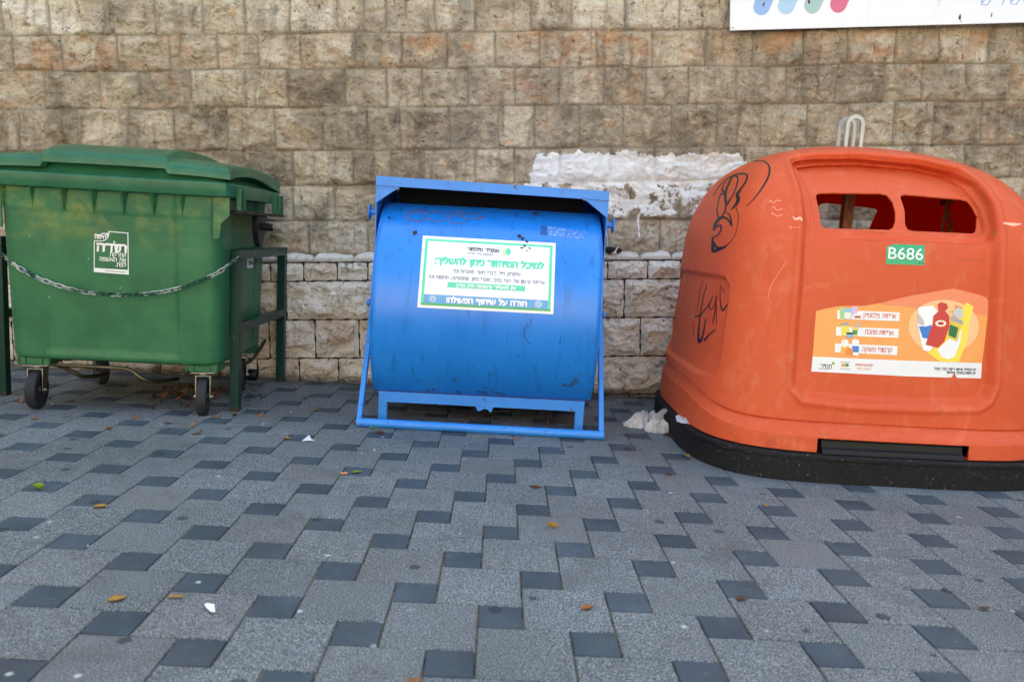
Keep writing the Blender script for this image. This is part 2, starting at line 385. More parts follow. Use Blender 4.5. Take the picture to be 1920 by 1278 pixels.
def slab(x0, x1, y0, y1, dark):
    g = .0019 + .0008 * random.random(); ch = .0022; z = random.gauss(0, .0006) + .001; tx, ty = random.gauss(0, .0007), random.gauss(0, .0007)
    x0 += g; x1 -= g; y0 += g; y1 -= g; k = len(V)
    mx, my = (x0 + x1) / 2, (y0 + y1) / 2
    for (a, b, dz) in ((x0, y0, -.012), (x1, y0, -.012), (x1, y1, -.012), (x0, y1, -.012), (x0, y0, -.0035), (x1, y0, -.0035), (x1, y1, -.0035), (x0, y1, -.0035),
                       (x0 + ch, y0 + ch, 0), (x1 - ch, y0 + ch, 0), (x1 - ch, y1 - ch, 0), (x0 + ch, y1 - ch, 0)):
        V.append((a, b, z + dz + (tx * (a - mx) + ty * (b - my)) * 4 * (dz > -.01)))
    for r in (0, 4):
        for i in range(4): F.append((k + r + i, k + r + (i + 1) % 4, k + r + 4 + (i + 1) % 4, k + r + 4 + i))
    F.append((k + 8, k + 9, k + 10, k + 11))
    r1, r2 = random.random(), random.random() ** 3
    A.extend([(dark, r1, r2, 1)] * 12)
for i in range(-26, 27):
    for j in range(-32, 33):
        u, v = (i + 2 * j) * B, (2 * i - j) * B
        if -6.2 < u < 6.2 and -4.4 < v < YW + .3:
            slab(u, u + B, v - B, v, 1.0); slab(u, u + 2 * B, v - 3 * B, v - B, 0.0)
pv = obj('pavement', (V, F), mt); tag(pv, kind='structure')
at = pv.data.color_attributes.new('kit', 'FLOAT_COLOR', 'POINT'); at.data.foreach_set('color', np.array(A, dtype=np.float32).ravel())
tag(obj('pavement_bed', box((-14, -4.6, -.2), (14, YW + .4, -.0045)), jm), kind='structure')
kerbm = plain('kerb_concrete', lin('#8d8a84'), .85, vary=.3, bumpy=(90, .3, .004))
tag(obj('kerb', box((-40, -4.78, -.3), (40, -4.6, .0), .012), kerbm), kind='structure')
asph = Mat('asphalt', rough=.9); asph.base(asph.mix(asph.noise(180, 2), lin('#3f3f41'), lin('#6c6a67'))); asph.bump(asph.noise(150, 2), .4, .006)
tag(obj('road', ([(-60, -60, -.13), (60, -60, -.13), (60, -4.7, -.13), (-60, -4.7, -.13)], [(0, 1, 2, 3)]), asph), kind='structure')
earth = plain('dry_earth', lin('#8f7d62'), .95, vary=.3)
tag(obj('ground', ([(-900, -900, -.24), (900, -900, -.24), (900, 900, -.24), (-900, 900, -.24)], [(0, 1, 2, 3)]), earth), kind='structure')

# ------------------------------------------------------------------ the old stone wall
def line(*pp, Y=YW):
    P = [at_y(x, y, Y) for x, y in pp]; m, b = np.polyfit([p.x for p in P], [p.z for p in P], 1); return m, b
def masonry(name, parent, Y, lines, joints, tone, pink, x0, x1, z0, z1, res, relief, mat, paint=None, jit=.006):
    """lines: course lines (m, b) from the bottom up; joints: world x of the upright joints of each course"""
    nx = int((x1 - x0) / res) + 1; nz = int((z1 - z0) / res) + 1
    X, Z = np.meshgrid(np.linspace(x0, x1, nx), np.linspace(z0, z1, nz)); x = X.ravel(); z = Z.ravel()
    wob = (fbm(x * 3, z * 3, 2, 3) - .5) * 2 * jit; wob2 = (fbm(x * 4 + 50, z * 4, 3, 3) - .5) * 2 * jit
    zl = np.array([m * (x + wob2) + b + wob for m, b in lines]); k = np.clip((z[None] > zl).sum(0) - 1, 0, len(lines) - 2)
    ar = np.arange(len(x)); lo = zl[k, ar]; hi = zl[k + 1, ar]
    dz = np.minimum(z - lo, hi - z); mid = (lo + hi) / 2
    dx = np.full(len(x), 9.); bid = np.zeros(len(x), int); cx = np.zeros(len(x)); hw = np.ones(len(x))
    for c in range(len(lines) - 1):
        s = k == c; js = np.array(joints[c]); xs = x[s] + .06 * (z[s] - mid[s]) + wob2[s]
        q = np.clip(np.searchsorted(js, xs), 1, len(js) - 1); a, b_ = js[q - 1], js[q]
        dx[s] = np.minimum(xs - a, b_ - xs); bid[s] = q + 61 * c; cx[s] = (xs - (a + b_) / 2); hw[s] = (b_ - a) / 2
    d = np.minimum(dx, np.maximum(dz, 0)); rt = np.random.default_rng(3).random((4096, 6))
    r = rt[bid % 4096]
    h, mort = relief(x, z, d, r, cx / hw, (z - mid) / np.maximum((hi - lo) / 2, .01), k)
    G = paint(x, z) if paint is not None else np.zeros(len(x))
    T = np.clip(np.array(tone)[k] + (r[:, 0] - .5) * .5, 0, 1); Pk = np.clip(np.array(pink)[k] + (r[:, 1] - .5) * .6, 0, 1)
    o = grid_obj(name, np.c_[x, Y - h, z], nx, nz, mat, parent, smooth=0, attrs=np.c_[T, G, mort, Pk], world=parent is not None)
    return o
wm = Mat('old_limestone', rough=.9)
r1, pg, mo, pk = wm.attr('kit'); zz = wm.xyz()[2]
n1 = wm.noise(3.2, 7, .62, dist=.4); n2 = wm.noise(11, 6, .65); n3 = wm.noise(42, 4, .6); n4 = wm.noise(150, 3, .6)
t = wm.math('ADD', wm.math('MULTIPLY', r1, .46), wm.math('ADD', wm.math('MULTIPLY', n1, .78), wm.math('MULTIPLY', wm.math('SUBTRACT', n2, .5), .7)))
t = wm.math('SUBTRACT', t, .115)
c = wm.ramp(t, [(.14, lin('#675f52')), (.28, lin('#968a77')), (.46, lin('#bcae98')), (.66, lin('#d8cbb5')), (.84, lin('#e9e1d1'))])
pf = wm.math('MULTIPLY', wm.ramp(wm.noise(5.5, 5, .6, wm.co((1, 1, 1.4)), .8), [(.46, 0.0), (.62, 1.0)]), wm.ramp(pk, [(.35, 0.0), (.85, .8)]))
c = wm.mix(pf, c, lin('#c09069'))
grey = wm.ramp(wm.noise(2.1, 6, .66, wm.co((1.3, 1, .8)), .5), [(.47, 0.0), (.66, .66)])
c = wm.mix(grey, c, lin('#6c6558'))
# run-off streaks and rusty specks
strk = wm.ramp(wm.noise(7, 5, .6, wm.co((2.2, 1, .35))), [(.53, 0.0), (.70, .6)]); c = wm.mix(strk, c, lin('#665a48'))
chip = wm.ramp(wm.noise(4.6, 4, .55, wm.co((1, 1, 1.2), (0, .4, 0)), .3), [(.685, 0.0), (.71, .85)]); c = wm.mix(chip, c, lin('#d9ba97'))
rust = wm.math('MULTIPLY', wm.ramp(wm.noise(26, 2, .5, wm.co((1, 1, .62))), [(.69, 0.0), (.72, .9)]), wm.ramp(zz, [(.0, .0), (1, 1.0)]))
zr = wm.n('ShaderNodeMapRange'); wm.put(zr.inputs[0], zz); zr.inputs[1].default_value = 1.7; zr.inputs[2].default_value = 2.5; zr.inputs[3].default_value = .12; zr.inputs[4].default_value = 1
rust = wm.math('MULTIPLY', wm.ramp(wm.noise(21, 3, .55, wm.co((1, 1, .55))), [(.665, 0.0), (.70, .9)]), zr.outputs[0])
c = wm.mix(rust, c, lin('#6e3f26'))
c = wm.mix(wm.ramp(n3, [(.55, 0.0), (.75, .35)]), c, lin('#574b3b'))
c = wm.mix(wm.math('MULTIPLY', mo, wm.ramp(n2, [(.35, .25), (.65, .8)])), c, lin('#8d8474'))
crack = wm.ramp(mo, [(.88, 0.0), (.98, .55)]); c = wm.mix(wm.math('MULTIPLY', crack, wm.ramp(n1, [(.4, .25), (.6, 1.0)])), c, lin('#4a4238'))
pit = wm.ramp(wm.noise(17, 7, .72, wm.co((1, 1, 1.7)), 2.2), [(.36, .85), (.43, 0.0)]); c = wm.mix(pit, c, lin('#463e31'))
c = wm.mix(wm.ramp(wm.noise(9, 6, .7, wm.co((1, 1, 1.5), (0, .3, 0)), 1.6), [(.57, 0.0), (.70, .6)]), c, lin('#d8ccb0'))
paintf = wm.math('GREATER_THAN', wm.math('ADD', pg, wm.math('ADD', wm.math('MULTIPLY', wm.math('SUBTRACT', n2, .5), 1.25), wm.math('ADD', wm.math('MULTIPLY', wm.math('SUBTRACT', n3, .5), .5), wm.math('MULTIPLY', wm.math('SUBTRACT', wm.noise(6.5, 4, .6, wm.co((1.6, 1, .8))), .5), 1.5)))), .5)
pc = wm.ramp(n2, [(.3, lin('#dcdfe2')), (.6, lin('#f2f5f8'))])
pc = wm.mix(wm.ramp(wm.noise(15, 5, .7, wm.co((2.4, 1, .8))), [(.62, 0.0), (.78, .55)]), pc, lin('#a79c8a'))
c = wm.mix(paintf, c, pc)
wm.base(c); wm.bump(wm.math('ADD', wm.math('MULTIPLY', n3, 1.0), wm.math('ADD', wm.math('MULTIPLY', n4, .5), wm.math('MULTIPLY', n2, .8))), .9, .02)

wall = thing('stone_wall', 'tall old wall of rough weathered limestone blocks with a patch of white paint', 'wall', (0, YW, 0))
La = line((0, 65), (960, 66), (1920, 46)); Lb = line((0, 131), (960, 134), (1750, 117)); Lc = line((0, 204), (960, 205), (1735, 188))
Ld = line((150, 283), (960, 285), (1805, 269)); Le = line((600, 345), (1300, 345), (1885, 329)); Lf = line((600, 413), (1160, 413), (1400, 411)); Lg = line((540, 478), (1240, 480))
up = [(La[0], La[1] + .262 * i) for i in range(1, 6)]; low = [(Lg[0], Lg[1] - .3)]
LINES = low + [Lg, Lf, Le, Ld, Lc, Lb, La] + up
def jx(row, xs):
    o = []
    for p in xs:
        o.append(at_y(p, row, YW).x)
    rr = random.Random(row)
    while o[-1] < 6.4: o.append(o[-1] + rr.uniform(.26, .44))
    while o[0] > -6.4: o.insert(0, o[0] - rr.uniform(.26, .44))
    gaps = []
    for a, b in zip(o, o[1:]):
        gaps.append(a); n = int(round((b - a) / .36))
        for q in range(1, n): gaps.append(a + (b - a) * q / n + rr.uniform(-.04, .04))
    return gaps + [o[-1]]
JO = [jx(520, [600, 900]), jx(445, [580, 690, 770, 1237, 1330]), jx(380, [550, 628, 735, 840, 925, 1017, 1100, 1180, 1273, 1345]),
      jx(315, [360, 460, 551, 662, 735, 795, 890, 965, 1049, 1144, 1225, 1313, 1395, 1805, 1895]), jx(245, [38, 145, 242, 327, 428, 515, 604, 688, 750, 843, 935, 1002, 1085, 1167, 1257, 1344, 1425, 1512, 1590, 1672, 1747, 1837]),
      jx(170, [85, 188, 262, 358, 460, 540, 647, 725, 792, 877, 965, 1049, 1132, 1210, 1290, 1377, 1472, 1566, 1655, 1725, 1807, 1892]),
      jx(100, [25, 115, 222, 318, 408, 484, 564, 665, 753, 838, 928, 1012, 1119, 1222, 1322, 1410, 1504, 1587, 1677, 1757, 1852]),
      jx(30, [4, 92, 196, 290, 380, 460, 543, 632, 722, 816, 890, 995, 1072, 1171, 1272, 1370]), jx(-40, [40, 500, 940]), jx(-100, [0, 560, 990]), jx(-160, [20, 600, 900]), jx(-230, [0, 520, 910]), jx(-300, [0, 500])]
TONE = [.3, .62, .36, .28, .30, .36, .52, .72, .66, .5, .5, .5, .5]
PINK = [.1, .25, .2, .2, .28, .45, .8, .3, .3, .3, .3, .3, .3]
def relief_old(x, z, d, r, u, v, k):
    e = sst(0, .012, d) * .6 + sst(0, .045, d) * .4
    wx = x + .05 * (vn(x * 11, z * 11, 5) - .5); wz = z + .05 * (vn(x * 11 + 40, z * 11, 6) - .5)
    tilt = (r[:, 2] - .5) * u * .014 + (r[:, 3] - .5) * v * .020
    rg = ridged(wx * 6 + r[:, 4] * 30, wz * 9 + r[:, 5] * 30, 1, 6, .62); fb = fbm(wx * 9 + r[:, 5] * 20, wz * 13, 4, 5, .6)
    # broken ledges: the height is partly quantised so that it breaks off along edges
    q = fbm(wx * 4.5 + r[:, 1] * 40, wz * 7 + r[:, 0] * 40, 6, 5, .55) * 7; st_ = (np.floor(q) + sst(.55, 1.0, q - np.floor(q))) / 7
    hgh = e * (.006 + .012 * r[:, 2] + tilt + .034 * (rg - .45) + .022 * (fb - .5) + .075 * (st_ - .5))
    fine = .012 * (fbm(x * 45, z * 45, 2, 3, .7) - .5)
    return hgh + fine - .006 * (1 - sst(0, .006, d)), 1 - sst(.002, .018, d)
def paint_old(x, z):
    g = np.full(x.shape, -1.)
    for P, soft, top in (([(1004, 291), (1100, 288), (1240, 292), (1385, 287), (1420, 347), (996, 349)], .07, .98), ([(985, 346), (1210, 346), (1230, 404), (990, 404)], .05, .62), ([(1200, 346), (1410, 346), (1390, 402), (1200, 402)], .05, .52),
                         ([(1194, 400), (1199, 400), (1198, 446), (1195, 446)], .012, .75)):
        W = [at_y(a, b, YW) for a, b in P]; s = polysdf([(p.x, p.z) for p in W], x, z)
        g = np.maximum(g, np.where(s < 0, np.minimum(top, .5 - s / soft), np.clip(.5 - s / soft, -1, 1)))
    return g
masonry('stone_blocks', wall, YW, LINES, JO, TONE, PINK, -4.6, 4.6, .66, 3.45, .0085, relief_old, wm, paint_old, .010)
# the rest of the wall: its ends, its upper storey and its body
rest = bmesh.new(); bm_box(rest, (-14, YW + .03, -.2), (14, YW + .9, 8.2)); bm_box(rest, (-14, YW + .002, -.2), (-4.602, YW + .028, 8.2)); bm_box(rest, (4.602, YW + .002, -.2), (14, YW + .028, 8.2)); bm_box(rest, (-4.6, YW + .001, 3.452), (4.6, YW + .028, 8.2))
obj('wall_body', rest, plain('rough_stone', lin('#a08c6c'), .9, vary=.35, bumpy=(9, .8, .05)), wall)

# ------------------------------------------------------------------ stone plinth in front of the wall's foot
pm = Mat('pale_limestone', rough=.85)
r1, pg, mo, pk = pm.attr('kit')
n1 = pm.noise(3.5, 6, .6, dist=.5); n2 = pm.noise(13, 6, .66, dist=.6); n3 = pm.noise(48, 4, .6)
c = pm.ramp(pm.math('ADD', pm.math('MULTIPLY', r1, .4), pm.math('MULTIPLY', n1, .75)), [(.22, lin('#bdb09c')), (.45, lin('#dacfbe')), (.68, lin('#efe9df'))])
c = pm.mix(pm.ramp(pm.noise(4.2, 5, .6, dist=1.2), [(.52, 0.0), (.68, .6)]), c, lin('#bd9263'))
c = pm.mix(pm.math('MULTIPLY', pm.ramp(n2, [(.56, 0.0), (.66, .85)]), pm.ramp(pk, [(.3, 0.0), (.7, 1.0)])), c, lin('#4b4036'))
c = pm.mix(pm.ramp(pm.noise(12, 7, .74, pm.co((1, 1, 1.5)), 2.4), [(.37, .9), (.43, 0.0)]), c, lin('#453b31'))
c = pm.mix(pm.ramp(pm.noise(1.7, 5, .6), [(.5, 0.0), (.7, .45)]), c, lin('#bdb1ab'))
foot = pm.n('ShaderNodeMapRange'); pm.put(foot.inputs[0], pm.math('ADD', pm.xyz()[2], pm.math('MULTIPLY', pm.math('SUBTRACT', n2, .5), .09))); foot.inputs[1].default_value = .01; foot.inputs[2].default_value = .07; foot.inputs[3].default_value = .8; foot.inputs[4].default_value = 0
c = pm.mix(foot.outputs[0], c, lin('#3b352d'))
c = pm.mix(pm.ramp(mo, [(.45, 0.0), (.6, 1.0)]), c, lin('#2e2a26'))
pm.base(c); pm.bump(pm.math('ADD', n3, pm.math('MULTIPLY', n2, 1.2)), .9, .02)
plinth = thing('stone_plinth', 'low plinth of pale rock-faced stones with dark joints along the foot of the old wall', 'plinth', (0, YP, 0))
def pl(*pp): return line(*pp, Y=YP)
PT = pl((600, 492), (1200, 488)); P1 = pl((600, 527), (1200, 523)); P2 = pl((600, 599), (1200, 595)); P3 = pl((600, 671), (1200, 667)); P4 = (P3[0], P3[1] - (P2[1] - P3[1])); P5 = (P4[0], P4[1] - .25)
def pj(row, xs):
    o = [at_y(p, row, YP).x for p in xs]; rr = random.Random(row + 5)
    while o[-1] < 5: o.append(o[-1] + rr.uniform(.22, .42))
    while o[0] > -5: o.insert(0, o[0] - rr.uniform(.22, .42))
    g = []
    for a, b in zip(o, o[1:]):
        g.append(a); n = max(1, int(round((b - a) / .5)))
        for q in range(1, n): g.append(a + (b - a) * q / n + rr.uniform(-.05, .05))
    return g + [o[-1]]
PJ = [pj(780, [560, 900]), pj(700, [563, 636, 720, 1030, 1113, 1254]), pj(635, [506, 592, 674, 760, 1040, 1120, 1200]), pj(560, [537, 700, 1060, 1170, 1330]), pj(508, [508, 570, 633, 690, 1080, 1139, 1214])]
def relief_new(x, z, d, r, u, v, k):
    j = 1 - sst(.0035, .0055, d); e = sst(.008, .05, d)
    wx = x + .07 * (vn(x * 7, z * 7, 5) - .5); wz = z + .07 * (vn(x * 7 + 40, z * 7, 6) - .5)
    rg = ridged(wx * 4.5 + r[:, 4] * 30, wz * 6 + r[:, 5] * 30, 3, 5, .58); fb = fbm(wx * 16 + r[:, 5] * 20, wz * 18, 4, 4)
    q = fbm(wx * 5 + r[:, 1] * 40, wz * 8 + r[:, 0] * 40, 6, 5, .55) * 6; st_ = (np.floor(q) + sst(.5, 1.0, q - np.floor(q))) / 6
    return .012 * (1 - j) + e * (.014 + .050 * (rg - .40) + .032 * (fb - .5) + .11 * (st_ - .5)) + .006 * (fbm(x * 50, z * 50, 2, 3) - .5), j
masonry('plinth_stones', plinth, YP, [P5, P4, P3, P2, P1, PT], PJ, [.5, .5, .5, .55, .6], [.5] * 5, -4.2, 4.2, -.12, 1.12, .007, relief_new, pm, None, .0015)
# the grid runs on above the top course: cut it there
ps = bpy.data.objects['plinth_stones']; bm = bmesh.new(); bm.from_mesh(ps.data)
bmesh.ops.delete(bm, geom=[v for v in bm.verts if v.co.z > PT[0] * v.co.x + PT[1] + .004], context='VERTS'); bm.to_mesh(ps.data); bm.free()
# coping: one lumpy white-washed stone after another, leaning back to the wall
cm = Mat('whitewashed_stone', rough=.9); n2 = cm.noise(14, 6, .65); n3 = cm.noise(50, 4, .6)
cm.base(cm.mix(cm.ramp(n2, [(.55, 0.0), (.72, .7)]), cm.mix(n3, lin('#c4bfb6'), lin('#e4e2dd')), lin('#6f6558'))); cm.bump(cm.math('ADD', n3, n2), .6, .01)
cj = [-4.2] + [j for j in pj(482, [516, 588, 663, 745, 1020, 1110, 1200, 1259]) if -4.1 < j < 4.1] + [4.2]
for a, b in zip(cj, cj[1:]):
    nu, nv = 26, 14; V = []; rr = random.random() * 50; bump_c = random.uniform(.3, .7)
    for q in range(nv):
        for i in range(nu):
            fx = i / (nu - 1); x = a + .003 + (b - a - .006) * fx; zb = PT[0] * x + PT[1] + .006; s = q / (nv - 1)
            ends = min(1, min(fx, 1 - fx) * (b - a) / .02) ** .5; lump = (.022 + .018 * math.exp(-((fx - bump_c) / .28) ** 2)) * ends + .010 * (fbm(x * 18, rr, 3, 3) - .5)
            if s < .3: y = YP - .012 - .008 * ends * sin(s / .3 * pi * .5); z = zb + .022 * s / .3
            else:
                tt = (s - .3) / .7; y = YP - .02 * ends - .0 + tt * .062; z = zb + .022 + lump * sin(tt * pi * .5) ** .8
            n = .008 * (fbm(x * 30 + rr, q * .9, 1, 3) - .5)
            V.append((x, y - n, z + n * .8))
    grid_obj('coping_stone', np.array(V), nu, nv, cm, plinth, smooth=0)
cb = bmesh.new(); bm_box(cb, (-4.2, YP + .004, -.1), (4.2, YW + .02, .55)); obj('plinth_core', cb, jm, plinth)

# ------------------------------------------------------------------ the house across the street, in full sun (it sends warm light back into the shade)
fac = plain('sunlit_plaster', lin('#b7a892'), .9, vary=.12)
house = thing('apartment_house', 'cream plastered apartment house standing in the sun across the street', 'building', (0, -19, 0))
obj('house_wall', box((-26, -27, -.2), (26, -19, 9.5)), fac, house)
glassm = Mat('dark_window_glass', lin('#2c343c'), .08); framem = plain('window_frame_paint', lin('#d9d6cf'), .5)
for fl in range(3):
    for i in range(-9, 10):
        x = i * 2.7
        fr = bmesh.new()
        for lo, hi in (((x - .6, -19.0, 1.1 + 3 * fl), (x + .6, -18.92, 1.17 + 3 * fl)), ((x - .6, -19.0, 2.53 + 3 * fl), (x + .6, -18.92, 2.6 + 3 * fl)), ((x - .6, -19.0, 1.172 + 3 * fl), (x - .53, -18.92, 2.528 + 3 * fl)), ((x + .53, -19.0, 1.172 + 3 * fl), (x + .6, -18.92, 2.528 + 3 * fl))): bm_box(fr, lo, hi)
        wf = obj('window', fr, framem, house); obj('pane', box((x - .529, -19.0, 1.171 + 3 * fl), (x + .529, -18.97, 2.529 + 3 * fl)), glassm, wf)
for x0, x1, lab in ((-38, -15, 'unseen tall house added at the left end of the street to block side light'), (17, 40, 'unseen tall house added at the right end of the street to block side light')):  # added, unseen houses that cut the sky light from both sides
    hs = thing('light_block_house', lab, 'building', ((x0 + x1) / 2, -8, 0)); obj('house_wall', box((x0, -17, -.2), (x1, 2.4, 13)), fac, hs)
    xf = x1 if x0 < 0 else x0; sg = 1 if x0 < 0 else -1
    for fl in range(4):
        for k in range(7):
            a_, b_ = sorted((xf, xf + sg * .03)); obj('window', box((a_, -16 + k * 2.6, .9 + 3 * fl), (b_, -14.8 + k * 2.6, 2.5 + 3 * fl)), glassm, hs)
tag(obj('far_pavement', box((-60, -19, -.2), (60, -15.5, .02)), kerbm), kind='structure')

# ------------------------------------------------------------------ green four-wheeled container
GY, GX = 1.90, -2.252
gb = thing('waste_container', 'big green plastic waste container on four castors, thank-you sticker on its front', 'rubbish bin', (GX, GY, 0), R(1.6))
gm = Mat('green_plastic', rough=.42, spec=.32)
n1 = gm.noise(5, 5, .6); n2 = gm.noise(30, 4, .6)
c = gm.mix(gm.ramp(n1, [(.35, 0.0), (.7, 1.0)]), lin('#2b6141'), lin('#37744e'))
X_, Y_, Z_ = gm.xyz()
def window(m, v, a, b, c_, d): 
    q = m.n('ShaderNodeMapRange', interpolation_type='SMOOTHSTEP'); m.put(q.inputs[0], v); q.inputs[1].default_value = a; q.inputs[2].default_value = b
    p = m.n('ShaderNodeMapRange', interpolation_type='SMOOTHSTEP'); m.put(p.inputs[0], v); p.inputs[1].default_value = c_; p.inputs[2].default_value = d; p.inputs[3].default_value = 1; p.inputs[4].default_value = 0
    return m.math('MULTIPLY', q.outputs[0], p.outputs[0])
yel = gm.math('MULTIPLY', window(gm, gm.math('ADD', Z_, gm.math('MULTIPLY', gm.math('SUBTRACT', n1, .5), .3)), .86, 1.03, 1.3, 1.4), gm.ramp(gm.noise(4.2, 5, .6, gm.co((1.1, .2, 1.5), (0, 0, .3)), .3), [(.48, 0.0), (.64, .36)]))
c = gm.mix(yel, c, lin('#a3a04a'))
scr = gm.ramp(gm.noise(16, 5, .7, gm.co((1, 1, 3), (0, .5, 0)), 1.0), [(.68, 0.0), (.76, .4)]); c = gm.mix(scr, c, lin('#6fa07c'))
dots = gm.math('LESS_THAN', gm.math('ADD', gm.voro(11), gm.math('MULTIPLY', gm.math('SUBTRACT', n2, .5), .15)), .045); c = gm.mix(gm.math('MULTIPLY', dots, .55), c, lin('#b9c8ba'))
scf = gm.ramp(gm.noise(7, 6, .7, gm.co((1, 1, .8)), 1.2), [(.67, 0.0), (.75, .5)]); c = gm.mix(gm.math('MULTIPLY', scf, .6), c, lin('#24402c'))
gm.base(c); gm.rough(gm.ramp(n1, [(.3, .36), (.7, .5)])); gm.bump(n2, .08, .004)
lm = Mat('green_lid_plastic', rough=.36, spec=.4); n1 = lm.noise(6, 5, .6); n2 = lm.noise(26, 5, .7)
c = lm.mix(lm.ramp(n1, [(.35, 0.0), (.7, 1.0)]), lin('#245a40'), lin('#2f6d4d')); c = lm.mix(lm.ramp(n2, [(.66, 0.0), (.74, .55)]), c, lin('#8fb79f')); lm.base(c)
blackp = plain('black_plastic', lin('#15161a'), .42, vary=.3, spec=.3); zinc = plain('zinc_plated_steel', lin('#a9a9a4'), .35, 1, vary=.35); zincy = plain('yellow_zinc_steel', lin('#6b634e'), .42, 1, vary=.4)
tyre_m = plain('tyre_rubber', lin('#26282d'), .75, vary=.35, bumpy=(80, .2, .003)); hub_m = plain('wheel_hub_plastic', lin('#2b2e33'), .5)
def rrect(a, b, r, n):
    """points of a rounded rectangle, spread by arc, start at the front middle, counter clockwise seen from above"""
    P = []
    for cx, cy, a0 in ((a - r, -b + r, -90), (a - r, b - r, 0), (-a + r, b - r, 90), (-a + r, -b + r, 180)):
        for k in range(13): t = R(a0 + 90 * k / 12); P.append((cx + r * cos(t), cy + r * sin(t)))
    P = [(0, -b)] + P + [(0, -b)]
    return resample(P, n + 1)[:-1]
nu, nv = 420, 90; V = []
for q in range(nv):
    s = q / (nv - 1); z = .272 + (1.165 - .272) * s
    bot = max(0, 1 - s / .035); sh = .035 * (1 - math.sqrt(max(0, 1 - bot * bot)))
    a = .536 + .019 * s - sh; b_ = .418 + .047 * s - sh
    P = rrect(a, b_, .075, nu)
    for x, y in P:
        dx = dy = 0
        if y < -b_ + .06:                      # front: the middle field lies a little back, a seam runs across
            dy = .011 * sst(.345, .322, abs(x)) * sst(.02, .08, s) - .003 * sst(.868, .872, s)
        if x > a - .05 or x < -a + .05: dx = -math.copysign(.010, x) * sst(.25, .225, abs(y)) * sst(.02, .07, s)
        V.append((x + dx, y + dy, z))
V = np.array(V)
body = grid_obj('body', V, nu, nv, gm, gb, closed=True, smooth=30, world=False); solidify(body, .006)
fl = bmesh.new(); vs = [fl.verts.new((x, y, .273)) for x, y in rrect(.493, .383, .075, 60)]; fl.faces.new(vs[::-1]); obj('body_floor', fl, gm, gb, world=False)
# rim: a hollow frame, front lip stepped
rp = bmesh.new(); rr_ = []
for (a, b_, z) in ((.545, .455, 1.163), (.617, .502, 1.163), (.621, .506, 1.170), (.621, .506, 1.226), (.615, .500, 1.234), (.605, .49, 1.236), (.5, .43, 1.236), (.5, .43, 1.17)):
    rr_.append([rp.verts.new((x, y, z)) for x, y in rrect(a, b_, .045, 96)])
for u_, v_ in zip(rr_, rr_[1:] + rr_[:1]):
    for k in range(96): rp.faces.new((u_[k], u_[(k + 1) % 96], v_[(k + 1) % 96], v_[k]))
bmesh.ops.recalc_face_normals(rp, faces=rp.faces[:]); rimo = obj('rim', rp, lm, gb, world=False, smooth=35)
# hollow ribs under the front rim
for x in (-.52, -.375, -.223, -.075, .075, .225, .37):
    g = bmesh.new(); yb = -.462; t1 = g.verts.new((x - .021, yb, 1.164)); t2 = g.verts.new((x + .021, yb, 1.164)); t3 = g.verts.new((x + .001, -.499, 1.164)); bt = g.verts.new((x, -.4575, 1.045))
    t4 = g.verts.new((x + .007, -.496, 1.164)); 
    for f in ((t1, t3, bt), (t3, t4, bt), (t4, t2, bt), (t1, t2, t4, t3)): g.faces.new(f)
    bmesh.ops.recalc_face_normals(g, faces=g.faces[:]); obj('rim_rib', g, gm, gb, world=False)
for sx in (-1, 1):      # corner plates and lifting pockets
    obj('corner_plate', prism([(sx * .525, 1.162), (sx * .606, 1.162), (sx * .606, 1.07), (sx * .565, 1.03), (sx * .556, .955), (sx * .525, .95)], 'y', -.468, -.458), gm, gb, world=False)
    for y0 in (-.40, .30, .40):
        k = bmesh.new(); w_ = .075
        for lo, hi in (((.6205, y0, 1.10), (.645, y0 + .012, 1.215)), ((.6205, y0 + w_, 1.10), (.645, y0 + w_ + .012, 1.215)), ((.6205, y0 + .0122, 1.10), (.639, y0 + w_ - .0002, 1.112))):
            x0, x1 = sorted((sx * lo[0], sx * hi[0])); bm_box(k, (x0, lo[1], lo[2]), (x1, hi[1], hi[2]), .002)
        obj('lifting_pocket', k, lm, gb, world=False)
    x0, x1 = sorted((sx * .56, sx * .655)); obj('rim_tray', box((x0, -.40, 1.085), (x1, .47, 1.0995), .002), blackp, gb, world=False)
    # trunnion plate and its pin
    tp = [(-.11, 1.084), (.11, 1.084), (.085, 1.04), (.05, .96), (.02, .915), (-.02, .905), (-.06, .93), (-.085, .99), (-.095, 1.06)]
    tr_ = obj('trunnion_plate', prism([(y + .05, min(z, 1.084)) for y, z in tp if z < 1.1 or 1], 'x', sx * .600, sx * .632, .006), blackp, gb, world=False)
    obj('trunnion_pin', lathe([(0, 0), (.027, 0), (.021, .004), (.021, .062), (.0185, .064), (0, .064)], (sx * .632, .05, 1.02), (sx, 0, 0), 24), blackp, tr_, world=False, smooth=35)
    obj('trunnion_bolt', lathe([(0, 0), (.017, 0), (.017, .004), (.009, .005), (.009, .014), (0, .014)], (sx * .696, .05, 1.02), (sx, 0, 0), 20), zinc, tr_, world=False, smooth=35)
